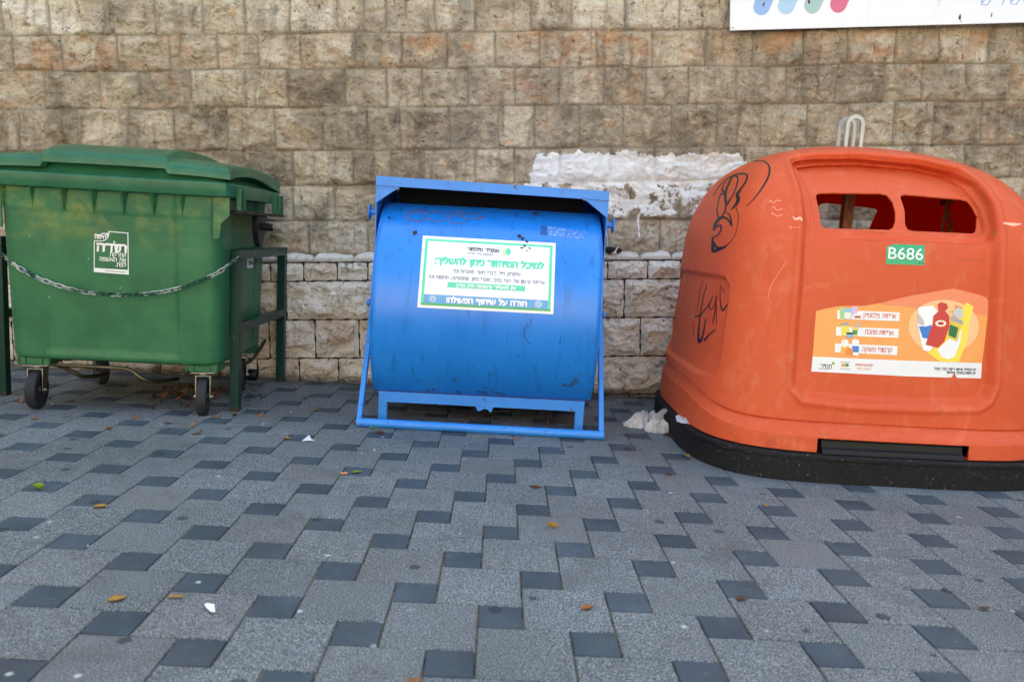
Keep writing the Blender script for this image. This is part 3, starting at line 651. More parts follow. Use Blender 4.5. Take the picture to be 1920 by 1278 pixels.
# lid: a collar and above it the lid shell with a raised wavy middle
cp = bmesh.new(); rr_ = []
for (a, b_, z) in ((.59, .475, 1.237), (.572, .452, 1.262), (.56, .445, 1.29)): rr_.append([cp.verts.new((x, y, z)) for x, y in rrect(a, b_, .06, 80)])
for u_, v_ in zip(rr_, rr_[1:]):
    for k in range(80): cp.faces.new((u_[k], u_[(k + 1) % 80], v_[(k + 1) % 80], v_[k]))
obj('lid_collar', cp, lm, gb, world=False, smooth=35)
nx_, ny_ = 181, 90; U = np.linspace(-1, 1, nx_); W_ = np.linspace(-1, 1, ny_); UU, WW = np.meshgrid(U, W_)
xx = UU * .618; yy = WW * .495 - .005
mid_ = sst(.312, .297, np.abs(xx - .0)); arch = 1 - np.abs(UU) ** 3.2 * .62
zt = 1.292 + .048 * arch * (1 - .5 * np.abs(WW) ** 6) + mid_ * .040 * (1 - .35 * sst(.55, .98, np.abs(WW))) + .028 * (1 - WW ** 2)
edge = np.minimum((1 - np.abs(UU)) * .618, (1 - np.abs(WW)) * .495); rd = .022; zt = zt - rd * (1 - np.sqrt(np.clip(1 - (1 - np.clip(edge / rd, 0, 1)) ** 2, 0, 1)))
V = list(np.c_[xx.ravel(), yy.ravel(), zt.ravel()])
lid = grid_obj('lid', np.array(V), nx_, ny_, lm, gb, smooth=45, world=False)
bm = bmesh.new(); bm.from_mesh(lid.data); be = [e for e in bm.edges if e.is_boundary]
ex = bmesh.ops.extrude_edge_only(bm, edges=be)['geom']; nv_ = [v for v in ex if isinstance(v, bmesh.types.BMVert)]
for v in nv_:
    x = v.co.x; y = v.co.y
    v.co.z = v.co.z - (.030 + .002 * (abs(x) < .30)) - (.02 * sst(-.1, .35, y) if abs(x) > .60 else 0); v.co.x *= 1.004; v.co.y = (v.co.y + .005) * 1.004 - .005
ex = bmesh.ops.extrude_edge_only(bm, edges=[e for e in bm.edges if e.is_boundary])['geom']
for v in [v for v in ex if isinstance(v, bmesh.types.BMVert)]: v.co.x *= .95; v.co.y *= .95
bmesh.ops.recalc_face_normals(bm, faces=bm.faces[:]); bm.to_mesh(lid.data); bm.free(); lid.data.set_sharp_from_angle(angle=R(45))
for x in (-.5, .5): obj('lid_hinge', lathe([(0, 0), (.026, 0), (.03, .004), (.03, .05), (.026, .054), (0, .054)], (x - .027, .505, 1.30), (1, 0, 0), 20), lm, gb, world=False, smooth=35)
obj('hinge_rod', tube([(-.58, .505, 1.30), (.58, .505, 1.30)], .009, 10), zinc, gb, world=False)
# castors
def castor(x, y, turn, label=None):
    M = Matrix.Translation((x, y, 0)) @ Matrix.Rotation(turn, 4, 'Z')
    soc = bmesh.new(); s_ = 1 if x > 0 else -1
    bm_box(soc, (x - .085, y - .045, .238), (x + .085, y + .085, .282), .006)
    for dx in (-.08, -.045, .04, .075): bm_box(soc, (x + dx, y - .053, .240), (x + dx + .008, y - .0452, .278))
    obj('castor_socket', soc, gm, gb, world=False)
    pl_ = bmesh.new(); bm_box(pl_, (-.062, -.05, .2315), (.062, .05, .2375)); pl_.transform(M); bm2 = pl_
    g = lathe([(0, .218), (.036, .218), (.04, .221), (.04, .231), (0, .231)], (0, 0, 0), (0, 0, 1), 24); g.transform(M)
    me = bpy.data.meshes.new('t'); g.to_mesh(me); bm2.from_mesh(me); g.free()
    for sd_ in (-1, 1):
        leg_ = bm_prism(bmesh.new(), [(-.045, .219), (.045, .219), (.02, .14), (-.018, .085), (-.04, .085), (-.05, .1)], 'x', sd_ * .034, sd_ * .038); leg_.transform(M); leg_.to_mesh(me); bm2.from_mesh(me); leg_.free()
    top_ = bm_box(bmesh.new(), (-.0378, -.044, .2135), (.0378, .044, .2177)); top_.transform(M); top_.to_mesh(me); bm2.from_mesh(me); top_.free()
    for sd_ in (-1, 1):
        bo = lathe([(0, 0), (.011, 0), (.011, .007), (.006, .008), (.006, .012), (0, .012)], (sd_ * .038, -.026, .1015), (sd_, 0, 0), 12); bo.transform(M); bo.to_mesh(me); bm2.from_mesh(me); bo.free()
    fk = obj('castor', bm2, zinc, gb, world=False, smooth=35)
    ty = lathe([(.066, -.022), (.092, -.026), (.099, -.021), (.1012, -.010), (.1015, 0), (.1012, .010), (.099, .021), (.092, .026), (.066, .022)], (0, -.026, .1018), (1, 0, 0), 48); ty.transform(M)
    obj('tyre', ty, tyre_m, fk, world=False, smooth=35)
    hb = lathe([(0, -.024), (.018, -.024), (.02, -.014), (.058, -.012), (.0665, -.02), (.0665, .02), (.058, .012), (.02, .014), (.018, .024), (0, .024)], (0, -.026, .1018), (1, 0, 0), 40); hb.transform(M)
    obj('wheel_hub', hb, hub_m, fk, world=False, smooth=35)
castor(-.43, -.345, R(8)); castor(.437, -.335, R(11)); castor(-.43, .335, R(40)); castor(.437, .335, R(12))
ft = catmull([(-.37, -.36, .245), (-.33, -.385, .245), (-.30, -.40, .245)], 4) + [(0, -.40, .243)] + catmull([(.02, -.40, .242), (.08, -.40, .232), (.14, -.40, .19), (.19, -.34, .165), (.25, -.2, .16)], 6)
obj('foot_bar', tube(ft, .0105, 12), zincy, gb, world=False, smooth=40)
obj('foot_bar_strut', tube(catmull([(-.30, -.397, .243), (-.26, -.37, .215), (-.2, -.33, .175), (-.14, -.2, .165)], 5), .0105, 12), zincy, gb, world=False, smooth=40)
br = obj('brake_bar', tube(catmull([(.40, .05, .205), (.50, .12, .205), (.535, .2, .212), (.545, .34, .255), (.548, .46, .30)], 6), .011, 12), zincy, gb, world=False, smooth=40)
obj('brake_roller', lathe([(0, 0), (.033, 0), (.037, .006), (.037, .05), (.033, .056), (0, .056)], (.46, .40, .085), (1, 0, 0), 24), blackp, gb, world=False, smooth=35)
obj('brake_rod', tube([(.50, .445, .30), (.52, .45, 1.15)], .007, 8), zincy, gb, world=False)
# stickers on the container
stk = plain('white_vinyl', lin('#e9ebee'), .45); gsk = Skin(body)
g = ([], [])
C_ = [(177, 452), (177, 509), (241, 514), (240, 437), (204, 434)]
for a, b_, w_ in ((C_[0], C_[1], 1.6), (C_[1], C_[2], 1.6), (C_[2], C_[3], 1.6), (C_[3], C_[4], 1.6)): stroke(gsk, [a, b_], w_, .0015, g, straight=True)
stroke(gsk, [(177, 451), (188, 452), (197, 450), (203, 444), (205, 434)], 1.5, .0015, g)
sheet(gsk, [(177, 502), (241, 506)], [(177, 509.5), (241, 514)], .0011, 8, 3, g)
hebrew(gsk, 'תודה', (182, 469.5), (236.5, 472.5), 12.5, 3.9, .0015, g, .12)
hebrew(gsk, 'שזרקת', (206, 480), (236, 481.6), 6.2, 1.25, .0015, g, .2); hebrew(gsk, 'את האשפה', (187, 488.5), (236, 491), 6.4, 1.25, .0015, g, .2); hebrew(gsk, 'לפח.', (217, 499), (236.5, 500), 6.2, 1.25, .0015, g, .2)
hebrew(gsk, 'חיפה', (178, 446.5), (199, 447.5), 5.2, 1.5, .0015, g, .15); stroke(gsk, [(178, 438.8), (186, 440.6), (194, 437.6), (200, 440), (203, 444.5)], 2.0, .0015, g); stroke(gsk, [(199, 436.5), (203, 438.5), (200, 441)], 1.8, .0015, g)
obj('thank_you_sticker', g, stk, gb); obj('vowel_dot', blob(gsk, (214.5, 453.6), 1.9, 1.9, .0016), stk, gb)
g = ([], [])
for k in range(13): stroke(gsk, [(198 + 3 * k, 507.6 + .21 * k), (200 + 3 * k, 507.75 + .21 * k)], 1.5, .0019, g, straight=True)
obj('sticker_small_print', g, plain('grey_print', lin('#8b979b'), .5), gb)
g = sheet(gsk, [(462, 478), (475, 476)], [(462.5, 503), (474, 501.5)], .002, 6, 6)
if g[1]: 
    sk2 = obj('side_label', g, stk, gb); g = hebrew(gsk, 'דולב', (464.5, 496.5), (473.5, 495.5), 6, 1.2, .0028); obj('side_label_print', g, plain('dark_print', lin('#2c2f3a'), .5), sk2)

# ------------------------------------------------------------------ green guard frames and the chain between them
fm = Mat('dark_green_paint', rough=.35, spec=.3); n1 = fm.noise(9, 5, .6); n2 = fm.noise(18, 6, .75, fm.co((1, 1, .5)), 1.0)
X_, Y_, Z_ = fm.xyz()
c = fm.mix(n1, lin('#062c26'), lin('#0b3a33')); c = fm.mix(fm.ramp(n2, [(.665, 0.0), (.68, .9)]), c, lin('#b9c3c0'))
c = fm.mix(fm.ramp(fm.math('ADD', fm.math('MULTIPLY', fm.math('SUBTRACT', n2, .5), .12), Z_), [(.012, 1.0), (.03, 0.0)]), c, lin('#3a2d24')); fm.base(c)
def guard(x, y0, y1, h=.893, label=''):
    t = thing('guard_frame', label, 'steel frame', (x, (y0 + y1) / 2, 0), 0, 'green guard frames beside the waste container')
    p = .026; L = (y1 - y0) / 2
    for s in (-1, 1): obj('post', box((-p, s * L - p, 0), (p, s * L + p, h - .052), .004), fm, t, world=False)
    obj('top_rail', box((-p, -L - p, h - .0518), (p, L + p, h), .004), fm, t, world=False); obj('middle_rail', box((-p + .003, -L + p - .004, .44), (p - .003, L - p + .004, .488), .004), fm, t, world=False)
    return t
fr1 = guard(-1.670, 1.678, 2.575, label='dark green guard frame standing between the green container and the blue one')
fr2 = fr1.copy(); COL.objects.link(fr2); fr2.location = (-3.003, 2.225, 0); MW[fr2] = Matrix.Translation(fr2.location); fr2['label'] = 'dark green guard frame at the left edge of the photo, left of the green container'
for ch in list(fr1.children): c2 = ch.copy(); COL.objects.link(c2); c2.parent = fr2
cpx = [(446, 481), (438, 489), (425, 500), (400, 515.5), (350, 536), (300, 547.5), (250, 552.5), (205, 552), (150, 546), (100, 532), (60, 516), (30, 498), (17, 487), (5, 476)]
P = []
for k, (a, b_) in enumerate(catmull(cpx, 6)):
    yy_ = 1.652 - .215 * sst(447, 424, a) * sst(2, 28, a); p = at_y(a, b_, yy_ - .012); P.append(p)
P = np.array(P); Lc_ = np.r_[0, np.cumsum(np.linalg.norm(np.diff(P, axis=0), axis=1))]
nl = int(Lc_[-1] / .034); ch = bmesh.new()
for k in range(nl):
    s = (k + .5) / nl * Lc_[-1]; p = Vector([np.interp(s, Lc_, P[:, i]) for i in range(3)]); q = Vector([np.interp(min(s + .012, Lc_[-1]), Lc_, P[:, i]) for i in range(3)]); o_ = Vector([np.interp(max(s - .012, 0), Lc_, P[:, i]) for i in range(3)])
    t_ = (q - o_).normalized(); up_ = Vector((0, -1, 0)); e1 = t_.cross(up_).normalized(); e2 = t_.cross(e1)
    ang = R(45) + (R(90) if k % 2 else 0); w_ = e1 * cos(ang) + e2 * sin(ang); pts = []
    for j in range(16):
        a = 2 * pi * j / 16; pts.append(p + t_ * (.0125 * (1 if cos(a) > 0 else -1) * (abs(cos(a)) > .01) + .0105 * cos(a)) + w_ * .0105 * sin(a))
    bm_tube(ch, pts, .0031, 6, closed=True)
chm = Mat('worn_chain_steel', rough=.4, metal=.6); chm.base(chm.mix(chm.ramp(chm.noise(7, 4, .6), [(.47, 0.0), (.55, 1.0)]), lin('#c0c4c2'), lin('#1f4a3f')))
tag(obj('chain', ch, chm, smooth=60), 'steel chain hanging in a curve across the front of the green container', 'chain')

# ------------------------------------------------------------------ blue drum container
bb = thing('paper_container', 'blue steel drum container with a white and green notice, standing on a low frame', 'recycling bin', (-.30, 2.0, 0))
bmt = Mat('blue_paint', rough=.33, spec=.6); n1 = bmt.noise(4, 6, .6); n2 = bmt.noise(24, 5, .7); n3 = bmt.noise(9, 6, .75, bmt.co((1, 1, .45)), .8)
X_, Y_, Z_ = bmt.xyz()
c = bmt.mix(n1, lin('#0e70d0'), lin('#1f8cf0'))
c = bmt.mix(bmt.ramp(bmt.noise(3, 4, .6, bmt.co((6, 1, .5))), [(.52, 0.0), (.75, .35)]), c, lin('#2f8ae6'))
low_ = bmt.n('ShaderNodeMapRange'); bmt.put(low_.inputs[0], Z_); low_.inputs[1].default_value = .5; low_.inputs[2].default_value = .15; low_.inputs[3].default_value = -.02; low_.inputs[4].default_value = .11
rs = bmt.ramp(bmt.math('ADD', n3, low_.outputs[0]), [(.665, 0.0), (.73, .8)]); c = bmt.mix(rs, c, lin('#33405f'))
rr2 = bmt.ramp(bmt.math('ADD', n2, low_.outputs[0]), [(.71, 0.0), (.74, .9)]); c = bmt.mix(rr2, c, lin('#3d2f33'))
dd = bmt.math('LESS_THAN', bmt.math('ADD', bmt.voro(14), bmt.math('MULTIPLY', bmt.math('SUBTRACT', n2, .5), .2)), .05); c = bmt.mix(bmt.math('MULTIPLY', dd, .75), c, lin('#16203a'))
sc_ = bmt.ramp(bmt.noise(26, 5, .75, bmt.co((.6, 1, 2.6)), .6), [(.64, 0.0), (.70, .45)]); c = bmt.mix(sc_, c, lin('#8fb6e8'))
drp = bmt.ramp(bmt.noise(11, 5, .65, bmt.co((2.4, 1, .22)), .2), [(.56, 0.0), (.70, .45)]); c = bmt.mix(drp, c, lin('#12488e'))
bmt.base(c); bmt.rough(bmt.ramp(n1, [(.3, .30), (.7, .44)])); bmt.bump(n1, .05, .01)
bf = Mat('blue_frame_paint', rough=.4); n2 = bf.noise(30, 5, .7); n1 = bf.noise(5, 5, .6)
c = bf.mix(n1, lin('#257cd8'), lin('#3a94ee')); c = bf.mix(bf.ramp(n2, [(.62, 0.0), (.66, .9)]), c, lin('#43302f')); bf.base(c)
rustm = Mat('bare_rusty_edge', lin('#4a2f26'), .85)
XL, XR, CY, CZ, RD = -.893, .292, 2.0, .624, .592
def arc(a0, a1, n): return [(CY - RD * cos(R(a0 + (a1 - a0) * k / n)), CZ + RD * sin(R(a0 + (a1 - a0) * k / n))) for k in range(n + 1)]
prof = arc(-50.8, 76, 72); V = []; nxs = 40
for y, z in prof:
    for i in range(nxs): V.append((XL + (XR - XL) * i / (nxs - 1), y + .0012 * (fbm(i * .35, z * 5, 2, 2) - .5), z))
drum = grid_obj('drum', np.array(V), nxs, len(prof), bmt, bb, smooth=40); solidify(drum, .005, 1 if False else -1)
back = arc(230.8, 115, 48)[::1] + []; V = []
back = [prof[0]] + back
for y, z in back:
    for i in range(2): V.append((XL + (XR - XL) * i, y, z))
obj('drum_back', (V, [(2 * k, 2 * k + 1, 2 * k + 3, 2 * k + 2) for k in range(len(back) - 1)]), bmt, bb, smooth=40)
for x0, x1 in ((XL - .004, XL + .001), (XR - .001, XR + .004)):
    obj('drum_end', prism([(CY - (RD - .002) * cos(R(a)), CZ + (RD - .002) * sin(R(a))) for a in np.linspace(-50.8, 230.8, 60)], 'x', x0, x1), bmt, bb)
# canopy: roof plate with a turned-down front lip, side plates, corner gussets, pins
YF = 1.655; can = bmesh.new(); bm_box(can, (-.925, YF, 1.313), (.325, 2.50, 1.319)); 
bm_box(can, (-.925, YF - .005, 1.270), (.325, YF, 1.319)); bm_box(can, (-.925, YF + .0002, 1.270), (.325, YF + .03, 1.274))
for v in can.verts: v.co.z += -.010 * (v.co.x + .3)
cano = obj('canopy', can, bf, bb)
obj('rubber_flap', prism([(1.835, 1.312), (1.842, 1.312), (1.875, 1.18), (1.868, 1.18)], 'x', -.825, .205), plain('black_rubber_flap', lin('#0c0c0e'), .8, spec=.1), bb)
obj('canopy_back', prism([(2.494, 1.30), (2.499, 1.30), (2.30, 1.02), (2.295, 1.02)], 'x', -.9195, .3195), bf, bb)
for sx, x0, x1 in ((-1, -.925, -.920), (1, .320, .325)):
    zo = -.010 * (x0 + .3)
    spl = [(YF + .002, 1.26 + zo), (YF + .015, 1.05), (YF + .01, .90), (1.60, .70), (1.62, .60), (1.80, .585), (2.10, .66), (2.47, 1.15), (2.49, 1.311 + zo), (YF + .002, 1.311 + zo)]
    sp_ = obj('side_plate', prism(spl, 'x', x0, x1), bf, bb)
    e = bmesh.new(); xa, xb = sorted((x0 if sx < 0 else x1, (x0 + .03) if sx < 0 else (x1 - .03)))
    bm_box(e, (xa, YF - .0035, .93), (xb - (.02 if sx < 0 else 0), YF + .0018, 1.2615 + zo) if sx < 0 else (xb, YF + .0018, 1.2615 + zo))
    e.free()
    gx = x1 if sx < 0 else x0
    obj('corner_gusset', prism([(gx - sx * 0, 1.2695 + zo), (gx - sx * .125, 1.2695 + zo), (gx, 1.180 + zo)], 'y', YF + .004, YF + .009), bf, bb)
    pin = lathe([(0, 0), (.016, 0), (.016, .042), (.041, .043), (.043, .047), (.041, .052), (0, .052)], (x0 if sx < 0 else x1, 1.77, 1.135), (sx, 0, 0), 24)
    obj('lifting_pin', pin, bf, bb, smooth=35)
    obj('pivot_bolt', lathe([(0, 0), (.02, 0), (.02, .012), (.012, .016), (0, .016)], (x0 if sx < 0 else x1, 1.57, .655), (sx, 0, 0), 20), bf, bb, smooth=35)
    # A-shaped stand: a flat bar forward to the rail, one to the back
    ax0, ax1 = sorted((sx * .008 + (x0 if sx < 0 else x1), sx * .034 + (x0 if sx < 0 else x1)))
    py_, pz_ = 1.80, .60
    for name, (y2, z2) in (('front_arm', (1.462, .012)), ('rear_arm', (2.36, .008))):
        d = Vector((y2 - py_, z2 - pz_)).normalized(); nn = Vector((-d.y, d.x)) * .019
        obj(name, prism([(py_ + nn.x, pz_ + nn.y), (y2 + nn.x, z2 + nn.y), (y2 - nn.x, z2 - nn.y), (py_ - nn.x, pz_ - nn.y)], 'x', ax0 + (.0015 if name[0] == 'r' else 0), ax1 - (.0015 if name[0] == 'r' else 0), .003), bf, bb)
rl = obj('ground_rail', tube([(-.958, 1.470, .024), (.358, 1.445, .024)], .0235, 20), bf, bb, smooth=40)
# base frame under the drum
YB = 1.60; fr = bmesh.new()
bm_box(fr, (-.866, YB, .113), (.262, YB + .04, .170))
bm_box(fr, (-.866, 2.34, .113), (.262, 2.38, .170))
for x in (-.866, .222): bm_box(fr, (x, YB + .0405, .12), (x + .04, 2.3395, .168))
obj('base_frame', fr, bf, bb)
for x in (-.866, .215):
    for y in (YB + .0005, 2.3405): obj('foot', box((x + .0003, y, 0), (x + .046, y + .039, .1128)), bf, bb)
nt_ = [(-.335, .1127), (-.32, .085), (-.30, .095), (-.285, .102), (-.27, .1), (-.25, .082), (-.235, .1127)]
obj('drain_lip', prism(nt_, 'y', YB - .003, YB + .02), bf, bb)
obj('drum_seam', tube([(XL + .0, 1.618, .172), (XR, 1.618, .172)], .003, 6), rustm, bb)
# notice on the drum
dsk = Skin(drum); whs = plain('white_notice', lin('#eef1f3'), .35); grs = plain('green_print', lin('#5fd8b4'), .4); bls = plain('light_blue_print', lin('#5fa6e0'), .4); dks = plain('violet_grey_print', lin('#6e6d8c'), .45); dks2 = plain('dark_print', lin('#3b3a52'), .45); lgs = plain('deeper_green_print', lin('#48b36a'), .4)
TL, TR, BL, BR = np.array((793, 442.)), np.array((1042, 456.)), np.array((782.5, 576.)), np.array((1037.5, 589.))
def q(u, v):
    p = TL * (1 - u) * (1 - v) + TR * u * (1 - v) + BL * (1 - u) * v + BR * u * v; return (p[0], p[1])
nob = obj('notice', sheet(dsk, [q(0, 0), q(1, 0)], [q(0, 1), q(1, 1)], .0012, 36, 30), whs, bb)
def band(u0, v0, u1, v1, off=.0022, n=12, m=8, geo=None): return sheet(dsk, [q(u0, v0), q(u1, v0)], [q(u0, v1), q(u1, v1)], off, n, m, geo)
g = band(.022, .038, .978, .068, n=36, m=3); band(.022, .069, .042, .93, n=3, m=24, geo=g); band(.958, .069, .978, .93, n=3, m=24, geo=g); obj('notice_border', g, grs, nob)
obj('notice_border_foot', band(.022, .931, .978, .962, n=36, m=3), lgs, nob)
obj('notice_band', band(.0425, .81, .9575, .9305, n=36, m=5), bls, nob)
pill = band(.21, .625, .785, .70, n=24, m=5); obj('notice_pill', pill, grs, nob)
def hl(s, u0, u1, v, h, w, off=.0024, gap=.2, geo=None): return hebrew(dsk, s, q(u0, v), q(u1, v), h, w, off, geo, gap)
obj('notice_heading', hl('למיכל המיחזור ניתן להשליך:', .105, .915, .372, 9.2, 3.0, gap=.12), grs, nob)
obj('notice_logo_name', hl('אמניר מיחזור', .342, .578, .175, 5.4, 1.5), dks2, nob)
g = hl('וקבוצת נייר חדרה', .345, .53, .225, 2.6, .7); obj('notice_small_line', g, dks, nob); g = hl("עיתונים, נייר, דברי דואר, מחברות וכו'", .245, .745, .49, 5.2, .9); obj('notice_line', g, dks, nob); g = hl("אריזות קרטון של: דגני בוקר, מוצרי מזון, קוסמטיקה, תרופות וכו'", .065, .925, .586, 5.2, .9); obj('notice_line', g, dks, nob)
obj('notice_pill_line', hl('אין להשליך קרטוניות חלב ומיץ!', .275, .715, .683, 4.3, 1.35, .0034), whs, nob)
obj('notice_thanks', hl('תודה על שיתוף הפעולה!', .21, .80, .905, 7.6, 2.5, .0034, .14), whs, nob)
for u in (.108, .888):
    cx_, cy_ = q(u, .868); g = ([], [])
    for rr_ in (6.2, 3.6): stroke(dsk, [(cx_ + rr_ * cos(t), cy_ + rr_ * .92 * sin(t)) for t in np.linspace(0, 2 * pi, 15)], .8, .0032, g, 3)
    stroke(dsk, [(cx_ - 2.5, cy_), (cx_, cy_ - 1.5), (cx_ + 2, cy_ + 1)], .8, .0032, g, 3)
    obj('notice_emblem', g, whs, nob)
lx, ly = q(.635, .16); obj('notice_logo', blob(dsk, (lx + 3, ly), 4.6, 7, .0024), grs, nob); obj('notice_logo_leaf', blob(dsk, (lx - 4, ly + .4), 3.2, 6, .0022), plain('pale_green_print', lin('#c9dc9a'), .4), nob)
# scratched and scribbled marks on the drum
mk = plain('brown_scratch', lin('#6d5f78'), .6); g = ([], [])
def ell(cx, cy, rx, ry, a0=0, a1=360, n=18): return [(cx + rx * cos(R(a0 + (a1 - a0) * k / n)), cy + ry * sin(R(a0 + (a1 - a0) * k / n))) for k in range(n + 1)]
stroke(dsk, ell(783, 404, 24, 10.5, -50, -300), 1.5, .0008, g, 3); stroke(dsk, ell(784, 406.5, 18, 8.5), 1.5, .0008, g, 3); stroke(dsk, ell(818, 406, 19, 8.8, -150, 170), 1.5, .0008, g, 3)
stroke(dsk, [(842, 398), (845, 404), (851, 399), (873, 399.5), (866, 405)], 1.5, .0008, g, 3); stroke(dsk, ell(858, 412, 17, 7), 1.4, .0008, g, 3); stroke(dsk, [(875, 411), (890, 410), (911, 406), (897, 413)], 1.3, .0008, g, 3); stroke(dsk, [(879, 402.5), (897, 401)], 1.1, .0008, g, 3)
obj('scribble', g, mk, bb)
bk = plain('black_marks', lin('#1d2233'), .6)
for a, b_, w_, h_ in ((778.5, 437.5, 4, 4), (729, 408.5, 2.4, 1.8), (974, 443, 4.5, 3), (980, 448, 4.4, 3), (987, 453, 3.5, 2), (984, 461, 3.5, 1.8), (979, 465, 4, 1.5), (993, 466, 2.5, 1.2), (988, 470, 2, 1)): obj('black_mark', blob(dsk, (a, b_), w_, h_, .0027, None, 11, .9), bk, bb)
for P_ in ([(992, 598), (996, 600), (994, 607)], [(989, 606), (984, 618), (983, 628), (988, 638), (993, 645)], [(872, 577), (876, 583), (879, 590)], [(1051, 630), (1050, 640), (1049, 645)], [(1000, 403), (1010, 405), (1015, 400)]): obj('scratch', stroke(dsk, P_, 1.0, .0008, None, 4), bk, bb)
g = sheet(dsk, [(1026, 424), (1098, 434)], [(1028, 441), (1096, 449)], .0007, 10, 6); 
fade = Mat('faded_label_ghost', lin('#6fa3df'), .6); fade.base(fade.mix(fade.ramp(fade.noise(60, 4, .7), [(.45, 0.0), (.6, 1.0)]), lin('#2f78d2'), lin('#85aee4')))
obj('label_ghost', g, fade, bb); obj('label_ghost_end', sheet(dsk, [(1014, 423), (1025.5, 424)], [(1013, 440), (1026, 441)], .0007, 5, 5), plain('label_ghost_dark', lin('#2b5fae'), .6, vary=.3), bb)
obj('rust_spot', blob(dsk, (1004.5, 400.5), 5.2, 2.3, .0008, None, 14, .5), rustm, bb)

def translucent(m, col, f):
    out = [n for n in m.t.nodes if n.type == 'OUTPUT_MATERIAL'][0]; tr = m.n('ShaderNodeBsdfTranslucent'); tr.inputs[0].default_value = col
    mx = m.n('ShaderNodeMixShader'); mx.inputs[0].default_value = f; m.t.links.new(m.b.outputs[0], mx.inputs[1]); m.t.links.new(tr.outputs[0], mx.inputs[2]); m.t.links.new(mx.outputs[0], out.inputs[0])
# ------------------------------------------------------------------ orange dome container
OX, OYc = 1.648, 1.70
ob = thing('packaging_container', 'big orange plastic dome container with two slot windows and a torn poster', 'recycling bin', (OX, OYc, 0))
om = Mat('orange_plastic', rough=.48, spec=.28); n1 = om.noise(2.5, 6, .6); n2 = om.noise(22, 5, .7); n3 = om.noise(7, 6, .72, om.co((1, 1, .7)), 1.4)
c = om.mix(n1, lin('#dd5b35'), lin('#ea6f49')); c = om.mix(om.ramp(n3, [(.52, 0.0), (.72, .5)]), c, lin('#f0916e'))
X_, Y_, Z_ = om.xyz()
drt = om.n('ShaderNodeMapRange'); om.put(drt.inputs[0], Z_); drt.inputs[1].default_value = .42; drt.inputs[2].default_value = .13; drt.inputs[3].default_value = -.12; drt.inputs[4].default_value = .02
c = om.mix(om.ramp(om.math('ADD', om.noise(11, 6, .75), drt.outputs[0]), [(.56, 0.0), (.70, .6)]), c, lin('#9a4a35'))
scr = om.ramp(om.noise(13, 4, .7, om.co((1, 1, 2.2), (0, .7, 0)), 2.0), [(.70, 0.0), (.74, .35)]); c = om.mix(scr, c, lin('#f2ab8e'))
dk = om.math('LESS_THAN', om.math('ADD', om.voro(9), om.math('MULTIPLY', om.math('SUBTRACT', n2, .5), .1)), .022); c = om.mix(om.math('MULTIPLY', dk, .8), c, lin('#4d2a24'))
run_ = om.ramp(om.noise(6, 5, .65, om.co((3.2, 3.2, .28)), .3), [(.58, 0.0), (.72, .30)]); c = om.mix(run_, c, lin('#a8543a'))
sm = om.ramp(om.noise(19, 5, .75, om.co((1, 1, 1.6), (0, .4, 0)), 1.2), [(.66, 0.0), (.72, .35)]); c = om.mix(sm, c, lin('#7e4636'))
om.base(c); om.rough(om.ramp(n1, [(.3, .40), (.7, .56)])); translucent(om, (.9, .10, .02, 1), .22); om.bump(om.noise(120, 3), .10, .003)
omi = plain('inner_skin_red_glow', lin('#e01c0c'), .55, vary=.15); translucent(omi, (1, .08, .02, 1), .35)  # shell plastic, with the red of light shining through put into its colour
blk = Mat('black_recycled_rubber', rough=.7, spec=.25); n1 = blk.noise(6, 5); n2 = blk.noise(70, 4, .7)
c = blk.mix(n1, lin('#101114'), lin('#1b1d21')); spk_ = blk.ramp(n2, [(.56, 0.0), (.66, .8)]); c = blk.mix(blk.math('MULTIPLY', spk_, blk.ramp(n1, [(.35, .2), (.65, 1.0)])), c, lin('#4d443a'))
dots = blk.math('LESS_THAN', blk.math('ADD', blk.voro(30), blk.math('MULTIPLY', blk.math('SUBTRACT', n2, .5), .2)), .075); c = blk.mix(dots, c, lin('#978c7c')); blk.base(c); blk.bump(n2, .3, .004)
def superring(a, dF, dB, n, N):
    t = np.linspace(-pi / 2, 3 * pi / 2, 4 * N, endpoint=False); e = 2 / n
    x = a * np.sign(np.cos(t)) * np.abs(np.cos(t)) ** e; s_ = np.sin(t); y = np.where(s_ < 0, dF, dB) * np.sign(s_) * np.abs(s_) ** e
    P = np.c_[x, y]; P = np.r_[P, P[:1]]
    L = np.r_[0, np.cumsum(np.hypot(*np.diff(P, axis=0).T))]
    # finer at the front than at the back
    k = np.linspace(0, 1, N + 1)[:-1]; s = k + .085 * np.sin(2 * pi * k) * -1; s = s * L[-1]
    return np.c_[np.interp(s, L, P[:, 0]), np.interp(s, L, P[:, 1])]
NB = 900
zs = np.array([.255, .45, .68, .99, 1.14, 1.30, 1.43, 1.53, 1.585, 1.612, 1.62]); az = np.array([.866, .854, .838, .814, .796, .748, .668, .525, .35, .17, .0]); dz_ = np.array([.765, .757, .745, .722, .69, .61, .50, .355, .22, .10, .0]); nzv = np.array([4.2, 4.2, 4.2, 4.3, 4.5, 4.6, 4.3, 3.6, 2.9, 2.3, 2.0])
arcL = np.r_[0, np.cumsum(np.hypot(np.diff(zs), np.diff(dz_) + 0))]
